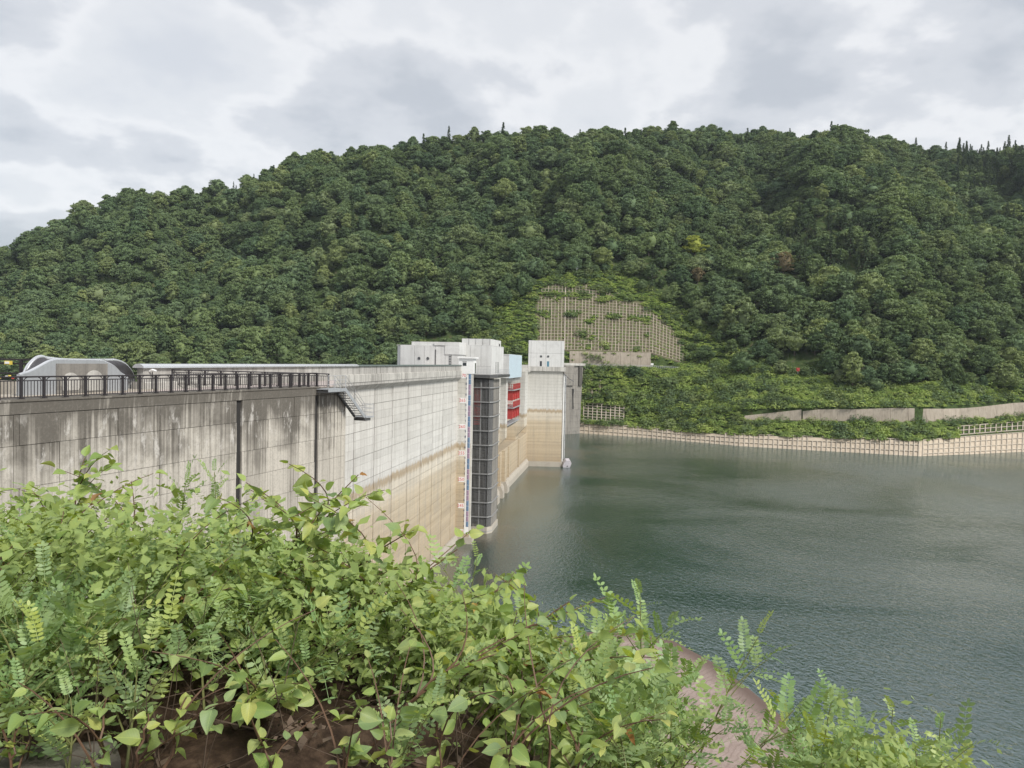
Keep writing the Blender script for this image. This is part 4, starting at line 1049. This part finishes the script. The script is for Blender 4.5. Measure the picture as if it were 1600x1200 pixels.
special('slope_tree', 'broad tree at the forest edge above the tan retaining wall', 1330, 352, 6.5, 11, 'forest', 69)
special('slope_tree', 'tall tree at the right edge above the tan retaining wall', 1560, 372, 6.5, 12, 'forest', 70)
special('slope_tree', 'round tree on the terrace edge between the two retaining walls', 1100, 384, 5.0, 8, 'forest', 71)

# weeds and vines over the open slopes
def tuft(name, rad, hg, m, n, leaf, rs):
    g = np.random.default_rng(rs); d = unit(g.normal(size=(n, 3)) * np.array([1, 1, .7]) + np.array([0, 0, .5])); d[:, 2] = np.abs(d[:, 2])
    C = d * np.array([rad, rad, hg]) * g.uniform(.55, 1.05, (n, 1)); Nn = unit(d * .5 + np.array([0, 0, .9]) + g.normal(size=(n, 3)) * .4)
    V, F = leaf_quads(C, Nn, g.uniform(.6, 1.3, n) * leaf); return mesh_np(name, V, F, m)
TUFT = [tuft('tuft', 1.5, .9, M['weeds'], 110, .34, 81), tuft('tuft', 1.8, 1.3, M['weeds'], 130, .36, 82), tuft('tuft', 1.2, .7, M['weeds'], 95, .32, 83), tuft('tuft', 2.2, 1.9, M['weeds'], 190, .30, 84), tuft('tuft', 2.4, 2.4, M['forest'], 220, .30, 85)]
pts = []
gw = np.random.default_rng(9)
def in_lattice(px, Y, kk):
    v = (Y - kk[7][0]) / (kk[8][0] - kk[7][0])
    if 838 < px < 1066 and 0 < v < .97: return not skip_cut(px, v)
    if 911 < px < 979 and kk[3][0] < Y < kk[4][0]: return True
    if 1500 < px and kk[2][0] - 1 < Y < kk[2][0] + .6 * (kk[3][0] - kk[2][0]): return True
    return False
for i in range(30000):
    px = gw.uniform(730, 1680); kk = knots(px); Y = gw.uniform(kk[2][0] + .2, kk[8][0] + 18)
    if gw.uniform() > .62 and Y > kk[7][0]: continue
    z = ground_far(px, Y); x = (px - 800) / FPX * Y
    bx, by = project((x, Y, z))
    if by < interp(px, BOUND) - 12: continue
    if px < 895 and by > 570: continue
    if kk[5][0] < Y < kk[6][0] and 890 < px < 1060: continue
    if kk[3][0] - .7 < Y < kk[4][0] + .3 and px > 1165: continue
    sparse = in_lattice(px, Y, kk)
    if sparse and gw.uniform() > .20: continue
    big_ = gw.uniform() < (.16 if math.sin(px / 23.) + math.sin(Y / 7. + px / 41.) > .5 else .06) and not sparse
    pts.append(((x, Y, z - .1), 4 if big_ and gw.uniform() < .6 else (3 if big_ else int(gw.integers(0, 3))), gw.uniform(0, 6.28), gw.uniform(.6, 1.15) * (.5 if sparse else (1.5 if big_ else 1))))
scatter('hillside_weeds', pts, TUFT, 'bright green weeds and vines covering the open slopes of the far bank', 'weeds')
# ================================================================== FOREGROUND PLANTS
def leaf_mat(name, cols, under, trans=.35, rough=.45, vein=0.0):
    k = NT(name); P = k.geo.outputs['Position']
    base = k.ramp(k.oi.outputs['Random'], [(i / max(1, len(cols) - 1), c_) for i, c_ in enumerate(cols)])
    n = k.noise(P, 14, 5, .65)
    base = k.mix(k.rng(n, .40, .72, 0, .45), base, k.mix(1.0, base, (1.45, 1.20, .75), 'MULTIPLY'))
    if vein:
        tcn = k.n('ShaderNodeTexCoord'); sp_ = k.n('ShaderNodeSeparateXYZ'); k.set(sp_.inputs[0], tcn.outputs['Object'])
        ax = k.math('ABSOLUTE', sp_.outputs[0]); midr = k.rng(ax, .012, .0, 0, .8)
        side = k.math('FRACT', k.math('MULTIPLY', k.math('SUBTRACT', sp_.outputs[1], k.math('MULTIPLY', ax, .75)), 9.0))
        sv = k.math('MULTIPLY', k.rng(side, .10, .0), .45)
        base = k.mix(k.math('MAXIMUM', midr, sv), base, k.mix(1.0, base, (1.7, 1.6, 1.3), 'MULTIPLY'))
        hole = k.rng(k.noise(P, 22, 4, .7), .70, .76, 0, .7)
        base = k.mix(hole, base, (.13, .085, .03))
    col = k.mix(k.geo.outputs['Backfacing'], base, k.mix(.55, base, under))
    d = k.principled(col, rough, .35)
    t = k.n('ShaderNodeBsdfTranslucent'); k.set(t.inputs[0], k.mix(1.0, base, (1.45, 1.40, .45), 'MULTIPLY'))
    mx = k.n('ShaderNodeMixShader'); mx.inputs[0].default_value = trans
    k.t.links.new(d.outputs[0], mx.inputs[1]); k.t.links.new(t.outputs[0], mx.inputs[2])
    return k.done(mx)
M['knot'] = leaf_mat('knotweed_leaf', [(.165, .26, .080), (.225, .325, .10), (.265, .36, .12), (.31, .39, .13), (.14, .22, .085), (.245, .34, .16), (.37, .41, .13), (.19, .28, .14)], (.26, .30, .15), .36, .5, 1.0)
M['locust'] = leaf_mat('locust_leaf', [(.19, .31, .135), (.24, .36, .16), (.30, .41, .17), (.21, .31, .17), (.38, .46, .15)], (.24, .32, .19), .34)
M['deadleaf'] = leaf_mat('dry_leaf', [(.30, .17, .05), (.22, .10, .04), (.36, .26, .08)], (.3, .2, .1), .2, .7)
M['under'] = leaf_mat('undergrowth_leaf', [(.20, .29, .095), (.26, .34, .12)], (.2, .25, .12), .3, .6)
M['stem'] = plain('reddish_stem', (.13, .075, .045), .6, var=.5, scale=20)
M['greenstem'] = plain('green_stem', (.16, .17, .06), .6, var=.4, scale=20)
M['deadstem'] = plain('dead_stem', (.12, .085, .06), .8, var=.6, scale=15)

def ovate(name, m, ln=1.0, wd=.62, bend=.18, fold=.12, rs=0, wavy=.03):
    """broad pointed leaf along +y, unit length, midrib in the middle"""
    g = random.Random(rs); V = []; F = []
    prof = [(0, .04), (.06, .42), (.18, .86), (.34, 1.0), (.52, .90), (.70, .66), (.85, .34), (.95, .10), (1.0, .0)]
    for i, (t, w_) in enumerate(prof):
        zc = -bend * t * t + .06 * t; hw = w_ * wd / 2
        wv = g.uniform(-wavy, wavy)
        V += [(-hw, t * ln - .03 * w_, zc + fold * hw * 1.6 + wv), (-hw * .5, t * ln, zc + fold * hw * .55), (0, t * ln + .02, zc), (hw * .5, t * ln, zc + fold * hw * .55), (hw, t * ln - .03 * w_, zc + fold * hw * 1.6 - wv)]
    for i in range(len(prof) - 1):
        for j in range(4): F.append((i * 5 + j, i * 5 + j + 1, (i + 1) * 5 + j + 1, (i + 1) * 5 + j))
    V += [(-.012, -.18, .01), (.012, -.18, .01)]; n = len(V); F.append((n - 2, n - 1, 3, 1))     # stalk
    return mesh_np(name, np.array(V), np.array(F), m, True)
KL = [ovate('leaf', M['knot'], 1, .66 + .05 * (i % 3), (.06, .22, .34, .12, .28)[i], (.05, .22, .38, .30, .12)[i], i, .02 + .015 * (i % 3)) for i in range(5)]
DL = [ovate('dry_leaf', M['deadleaf'], 1, .5, .5, .5, 9, .06)]
def pinnate(name, m, pairs, rs, droop=.25):
    """compound leaf along +y, unit length, small oval leaflets in pairs"""
    g = random.Random(rs); V = []; F = []
    def ax(t): return Vector((0.02 * math.sin(t * 3 + rs), t, -droop * t * t + .08 * t))
    for i in range(6):
        a, b_ = ax(i / 6), ax((i + 1) / 6); n = len(V); V += [a + Vector((-.006, 0, 0)), a + Vector((.006, 0, 0)), b_ + Vector((.005, 0, 0)), b_ + Vector((-.005, 0, 0))]; F.append((n, n + 1, n + 2, n + 3))
    def leaflet(p, d, l, w_, tw):
        d = d.normalized(); s = d.cross(Vector((0, 0, 1))).normalized(); up = s.cross(d)
        s = (s * math.cos(tw) + up * math.sin(tw)); n = len(V)
        V.extend([p, p + d * l * .30 + s * w_ * .48, p + d * l * .72 + s * w_ * .46, p + d * l, p + d * l * .72 - s * w_ * .46, p + d * l * .30 - s * w_ * .48, p + d * l * .5 - up * .012 * 0])
        F.extend([(n, n + 1, n + 2, n + 6), (n + 6, n + 2, n + 3, n + 4), (n, n + 6, n + 4, n + 5)])
    for i in range(pairs):
        t = .16 + .80 * i / (pairs - 1); p = ax(t); l = .20 * (1.05 - .45 * abs(t - .45)) * g.uniform(.85, 1.1)
        for sg_ in (-1, 1):
            leaflet(p, Vector((sg_, .38 + g.uniform(-.12, .12), g.uniform(-.10, .28))), l, l * .46, sg_ * g.uniform(-.3, .3))
    leaflet(ax(.97), Vector((0, 1, -.3)), .17, .085, 0)
    return mesh_np(name, np.array([tuple(v) for v in V]), np.array(F), m)
LL = [pinnate('compound_leaf', M['locust'], 6 + i % 5, 20 + i, (.1, .3, .55, .2, .05, .7, .4, .25, .85, .15)[i]) for i in range(10)]

gv = random.Random(21)
def bez(a, b_, c_, n=8):
    return [a * (1 - t) ** 2 + b_ * (2 * t * (1 - t)) + c_ * t * t for t in [i / n for i in range(n + 1)]]
def leaf_obj(me, root, pos, direction, up, size, name):
    y = direction.normalized(); x = y.cross(up)
    if x.length < 1e-4: x = Vector((1, 0, 0))
    x.normalize(); z = x.cross(y)
    o = link(name, me, root)
    o.matrix_local = Matrix.Translation(pos) @ Matrix(((x.x, y.x, z.x, 0), (x.y, y.y, z.y, 0), (x.z, y.z, z.z, 0), (0, 0, 0, 1))) @ Matrix.Scale(size, 4)
    return o
def rv(s=1.0): return Vector((gv.uniform(-1, 1), gv.uniform(-1, 1), gv.uniform(-1, 1))) * s
def knotweed(root_p, tip_p, label, leaves=46, lsize=.125, name='knotweed', group=None, dry=0, sub=5):
    root = empty(name, tuple(root_p)); tag(root, label, 'plant', group)
    T = tip_p - root_p; side = Vector((T.x, T.y, 0)); mid_ = root_p + T * .5 + Vector((0, 0, T.length * .10)) - side * .18 + rv(.06)
    main = [p_ - root_p for p_ in bez(root_p, mid_, tip_p, 10)]
    for i in range(1, 10): main[i] = main[i] + rv(.012)
    q = MB(); q.tube(main, .0085, 5, .003)
    branches = [main[4:]]
    for i in range(sub):
        k_ = gv.randint(4, 8); p0 = main[k_]; d = (main[min(k_ + 1, 10)] - main[k_ - 1]).normalized()
        outw = Vector((gv.uniform(-1, 1), gv.uniform(-.8, .6), 0)).normalized(); l = gv.uniform(.28, .62)
        e = p0 + (d * .55 + outw * .8 + Vector((0, 0, .12))).normalized() * l; b_ = bez(p0, p0 + (d + outw * .5) * l * .45, e, 6)
        q.tube(b_, .0045, 4, .0018); branches.append(b_)
    q.build('stem', M['stem'], root)
    per = max(3, leaves // len(branches)); cnt = 0
    for bi, b_ in enumerate(branches):
        nn = int(per * (1.5 if bi == 0 else .9)) + 1
        for j in range(nn):
            f_ = (.12 + .88 * (j / max(1, nn - 1)) ** .75) * (len(b_) - 1); i0 = min(int(f_), len(b_) - 2); p_ = b_[i0].lerp(b_[i0 + 1], f_ - i0)
            d = (b_[i0 + 1] - b_[i0]).normalized(); s_ = d.cross(Vector((0, 0, 1)))
            if s_.length < .05: s_ = Vector((1, 0, 0))
            s_.normalize(); sg_ = 1 if j % 2 else -1; last = j == nn - 1
            dirn = (s_ * sg_ * (.25 if last else .95) + d * (.9 if last else .35) + Vector((0, 0, gv.uniform(-.75, .35)))) + rv(.40)
            sz = lsize * (1.12 - .45 * j / nn) * gv.uniform(.55, 1.35)
            isdry = dry and gv.random() < dry
            me = DL[0] if isdry else gv.choice(KL)
            leaf_obj(me, root, p_ + dirn.normalized() * sz * .16, dirn, Vector((0, -.15, 1)) + rv(.85), sz, 'dry_leaf' if isdry else 'leaf')
    return root
def locust(root_p, tip_p, label, leaves=16, lsize=.26, name='locust_shoot', group=None, twigs=3):
    root = empty(name, tuple(root_p)); tag(root, label, 'plant', group)
    T = tip_p - root_p; mid_ = root_p + T * .5 + Vector((0, 0, T.length * .06)) + rv(.05)
    main = [p_ - root_p for p_ in bez(root_p, mid_, tip_p, 10)]
    q = MB(); q.tube(main, .008, 5, .0025); branches = [main[3:]]
    for i in range(twigs):
        k_ = gv.randint(3, 7); p0 = main[k_]; d = (main[k_ + 1] - main[k_ - 1]).normalized(); outw = Vector((gv.uniform(-1, 1), gv.uniform(-.7, .5), 0)).normalized(); l = gv.uniform(.25, .5)
        b_ = bez(p0, p0 + d * l * .5 + outw * l * .3, p0 + (d + outw * .8).normalized() * l, 5); q.tube(b_, .004, 4, .0015); branches.append(b_)
    q.build('stem', M['greenstem'], root)
    per = max(3, leaves // len(branches))
    for bi, b_ in enumerate(branches):
        nn = int(per * (1.6 if bi == 0 else .85)) + 1
        for j in range(nn):
            f_ = (.1 + .9 * (j / max(1, nn - 1)) ** .7) * (len(b_) - 1); i0 = min(int(f_), len(b_) - 2); p_ = b_[i0].lerp(b_[i0 + 1], f_ - i0)
            d = (b_[i0 + 1] - b_[i0]).normalized(); a = j * 2.4 + bi; s_ = d.orthogonal().normalized(); s_ = s_ * math.cos(a) + d.cross(s_) * math.sin(a)
            fr = j / nn
            dirn = s_ * (.95 - .45 * fr) + d * (.35 + .5 * fr) + Vector((0, 0, .28)) + rv(.15)
            leaf_obj(gv.choice(LL), root, p_, dirn, Vector((0, 0, 1)) + rv(.3), lsize * gv.uniform(.5, 1.2) * (1 - .3 * fr), 'compound_leaf')
    return root
def gpt(x, y): return Vector((x, y, ground_near(x, y) - .05))
def tip(px, py, Y): return at_depth(px, py, Y)
YT = [(-200, 800), (0, 800), (60, 795), (100, 800), (150, 800), (250, 825), (330, 805), (420, 835), (500, 840), (560, 865), (640, 910), (700, 935), (780, 965), (850, 995), (920, 1020), (1000, 1035), (1060, 1080), (1120, 1120), (1180, 1150), (1240, 1170), (1300, 1150), (1400, 1155), (1490, 1175), (1560, 1240)]
# --- leading shoots, each where the photograph shows one
HERO_K = [   # tip px, py, depth, root offset x, leaves, sub, label
    (132, 716, 4.6, -.05, 34, 4, 'tallest leafy knotweed shoot rising against the weathered wall at left'),
    (205, 752, 4.7, .1, 18, 2, 'thin knotweed shoot just right of the tallest one'),
    (560, 742, 4.3, -.75, 40, 4, 'arching knotweed branch reaching across the foot of the stair wall joint'),
    (648, 828, 4.0, -.7, 36, 4, 'knotweed branch reaching right below the tan dam face'),
    (715, 858, 3.9, -.6, 34, 4, 'knotweed branch tip in front of the dam foot kerb'),
    (800, 905, 4.1, -.65, 34, 4, 'knotweed branch tip standing out against the dark lake'),
    (890, 940, 3.8, -.7, 38, 4, 'rightmost knotweed branch with upturned leaves over the water'),
    (500, 800, 3.8, -.4, 44, 5, 'leafy knotweed shoot below the black wall joint'),
    (420, 820, 3.9, -.3, 44, 5, 'dense knotweed shoot left of centre under the wall'),
    (100, 790, 4.2, 0, 44, 5, 'broad knotweed clump top at the left under the tallest shoot'),
    (20, 860, 3.8, -.1, 40, 5, 'knotweed shoot at the left edge of the picture'),
    (290, 930, 3.3, -.1, 34, 4, 'pale young knotweed shoot in the left middle'),
    (900, 1020, 3.6, -.5, 42, 5, 'knotweed shoot right of centre above the silt shore'),
]
for px, py, Y, ox, lv, sb_, lab in HERO_K:
    t_ = tip(px, py, Y); knotweed(gpt(t_.x + ox, Y - .15 + abs(ox) * .1), t_, lab, int(lv * 1.9), .100, sub=sb_ + 1, dry=.012)
HERO_L = [
    (335, 738, 4.6, .05, 20, 2, 'feathery locust shoot in front of the weathered wall at left'),
    (290, 755, 4.8, -.05, 14, 1, 'smaller feathery locust shoot just left of the tall feathery one'),
    (45, 765, 5.4, -.05, 22, 3, 'pale feathery locust top at the far left'),
    (745, 872, 4.6, -.1, 26, 4, 'dark feathery locust shoot at the foot of the dam by the water'),
    (1000, 930, 4.0, .05, 22, 2, 'upright feathery locust shoot against the lake in the middle'),
    (1185, 995, 4.3, -.55, 11, 1, 'arching locust branch bending right over the silt shore'),
    (1240, 1110, 3.9, -.6, 9, 1, 'low locust branch crossing the silt shore'),
    (1300, 1092, 4.1, -.1, 24, 3, 'bright locust shoot at lower right against the water'),
    (1395, 1108, 4.2, -.15, 22, 3, 'darker locust shoot near the lower right corner'),
    (1470, 1125, 4.2, -.25, 20, 3, 'rightmost locust shoot in the lower right corner'),
    (90, 930, 3.4, -.1, 26, 4, 'large bright locust bush at lower left'),
    (20, 960, 3.3, -.1, 26, 4, 'locust bush cut by the left edge'),
    (170, 990, 3.2, .0, 24, 4, 'low locust shoot over the dark soil at lower left'),
    (60, 1010, 2.9, -.05, 24, 4, 'near locust bush covering the lower left corner'),
    (150, 945, 3.05, -.1, 24, 4, 'near locust bush right of the lower left corner'),
    (215, 1040, 2.85, .0, 20, 4, 'short locust shoot over the soil near the bottom left'),
    (20, 1080, 2.75, -.05, 18, 3, 'low locust shoot at the very bottom of the left edge'),
    (110, 1090, 2.75, .0, 16, 3, 'low locust shoot at the bottom near the flat stone'),
    (940, 985, 4.2, -.1, 26, 4, 'locust bush hiding the left end of the silt shore'),
    (880, 1060, 3.6, -.1, 26, 4, 'locust bush below the rightmost knotweed branch'),
    (960, 1110, 3.4, .0, 26, 4, 'locust bush at the bottom under the upright middle shoot'),
    (1035, 1045, 4.1, -.05, 18, 2, 'locust shoot screening the middle of the silt shore'),
    (1340, 1150, 3.8, .0, 24, 4, 'bushy locust between the bright and the darker right-hand shoots'),
    (1270, 1160, 3.7, -.05, 24, 4, 'bushy locust at the bottom below the bright right-hand shoot'),
    (1430, 1165, 3.8, -.05, 22, 4, 'bushy locust at the bottom below the rightmost shoot'),
    (620, 1150, 2.6, .0, 14, 1, 'blue-green locust leaf spray at the bottom centre'),
    (1000, 1050, 3.7, .0, 28, 4, 'dense locust bush in front of the silt shore'),
    (1050, 1085, 3.9, .0, 26, 3, 'grey-green locust bush right of the dense one'),
]
for px, py, Y, ox, lv, tw, lab in HERO_L:
    t_ = tip(px, py, Y); locust(gpt(t_.x + ox, Y - .1), t_, lab, int(lv * 1.5), .26 if Y > 3 else .20, twigs=tw + 1)
# --- the thicket behind and below them
for i in range(50):
    px = -120 + 1080 * ((i + gv.random()) / 50); Y = gv.uniform(2.9, 5.0); py = interp(px, YT) + gv.uniform(15, 60) + 210 * gv.random() ** 1.6
    if px < 300 and i % 3: continue
    t_ = tip(px, py, Y); ox = gv.uniform(-.6, .15); knotweed(gpt(t_.x + ox, Y + gv.uniform(-.25, .2)), t_, 'leafy knotweed stem in the dense thicket filling the foreground', 62, .080, group='knotweed stems of the foreground thicket', dry=.012, sub=6)
for i in range(78):
    px = -80 + 1560 * ((i + gv.random()) / 78) if i < 54 else gv.uniform(-80, 420); Y = gv.uniform(3.1, 5.6); py = interp(px, YT) + gv.uniform(20, 70) + (170 if px < 1150 else 60) * gv.random() ** 1.5
    if 1045 < px < 1270: continue
    t_ = tip(px, py, Y); locust(gpt(t_.x + gv.uniform(-.3, .2), Y + gv.uniform(-.2, .2)), t_, 'feathery locust stem in the dense thicket filling the foreground', 24, .215, group='locust stems of the foreground thicket', twigs=3)
# --- low seedlings along the bottom edge
for i in range(10):
    px = 20 + 900 * ((i + gv.random()) / 10); Y = gv.uniform(2.45, 2.9); py = gv.uniform(1075, 1165)
    t_ = tip(px, py, Y); knotweed(gpt(t_.x + gv.uniform(-.15, .1), Y - .05), t_, 'small young knotweed plant along the bottom edge of the picture', 18, .068, group='young knotweed along the bottom edge', sub=2)
# --- uncountable fill: small leaves, twigs and dry stalks deep in the thicket
g5 = np.random.default_rng(33); Cs = []; Ns = []; Ss = []
cand = 0
while sum(len(c_) for c_ in Cs) < 45000 and cand < 5000:
    cand += 1
    px = g5.uniform(-160, 1500); Y = g5.uniform(3.3, 6.6); py = interp(px, YT) + 18 + 330 * g5.uniform() ** 1.3
    c_ = at_depth(px, py, Y); 
    if c_.z < ground_near(c_.x, c_.y): continue
    if 1060 < px < 1270 or (px > 960 and g5.uniform() < .5): continue
    if px < 330 and py > 990 + .3 * px and g5.uniform() < .45: continue
    n = int(g5.integers(14, 34)); C = np.array(c_) + g5.normal(size=(n, 3)) * np.array([.13, .13, .11])
    Cs.append(C); Ns.append(unit(np.array([0, -.25, 1.0]) + g5.normal(size=(n, 3)) * .55)); Ss.append(g5.uniform(.014, .034, n) * (1.4 if g5.uniform() < .35 else 1))
V, F = leaf_quads(np.concatenate(Cs), np.concatenate(Ns), np.concatenate(Ss), .5)
tag(link('undergrowth', mesh_np('undergrowth', V, F, M['under'])), 'tangle of small leaves deep inside the foreground thicket', 'undergrowth', kind='stuff')
q = MB()
for i in range(1100):
    x = gv.uniform(-4.2, 1.0); y = gv.uniform(2.7, 5.2); p_ = gpt(x, y); l = gv.uniform(.3, 1.3)
    d = Vector((gv.uniform(-.3, .75), gv.uniform(-.3, .4), 1)).normalized() if gv.random() < .75 else Vector((gv.uniform(-1, 1), gv.uniform(-1, 1), .25)).normalized()
    e = p_ + d * l
    ex, ey = project(e)
    if ey < interp(ex, YT) + 60: continue
    q.tube([p_, p_ + d * l * .5 + rv(.03), e], gv.uniform(.002, .0055), 3, .001, cap=False)
tag(q.build('dead_stalks', M['deadstem']), 'brown dead stalks standing among the foreground plants', 'stalks', kind='stuff')
# litter on the soil at lower left
Cs = np.stack([g5.uniform(-3, .6, 900), g5.uniform(1.9, 3.3, 900), np.zeros(900)], 1)
for i in range(len(Cs)): Cs[i, 2] = ground_near(Cs[i, 0], Cs[i, 1]) + .012
V, F = leaf_quads(Cs, unit(np.array([0, 0, 1.0]) + g5.normal(size=(900, 3)) * .35), g5.uniform(.012, .04, 900), .5)
tag(link('leaf_litter', mesh_np('leaf_litter', V, F, M['deadstem'])), 'brown dry leaf litter on the soil at lower left', 'litter', kind='stuff')
ks = empty('flat_stone', (-1.95, 2.72, ground_near(-1.95, 2.72) - .02), .3); tag(ks, 'flat grey stone slab half buried at the lower left corner', 'stone')
MB().prism([(-.35, -.14), (.1, -.19), (.42, -.05), (.36, .12), (-.05, .16), (-.4, .08)], 2, 0, .10).build('slab', M['wingtop'], ks)

# ================================================================== HAZE
k = NT('haze_air'); vp = k.n('ShaderNodeVolumePrincipled')
vp.inputs['Color'].default_value = (.80, .88, 1.0, 1); vp.inputs['Density'].default_value = .00007; vp.inputs['Anisotropy'].default_value = .2
k.t.links.new(vp.outputs[0], k.out.inputs['Volume']); M['haze'] = k.m
hz = MB().box(-900, 1500, -60, 1000, -45, 300).build('haze', M['haze']); tag(hz, 'thin summer haze filling the valley air', 'haze', kind='stuff')
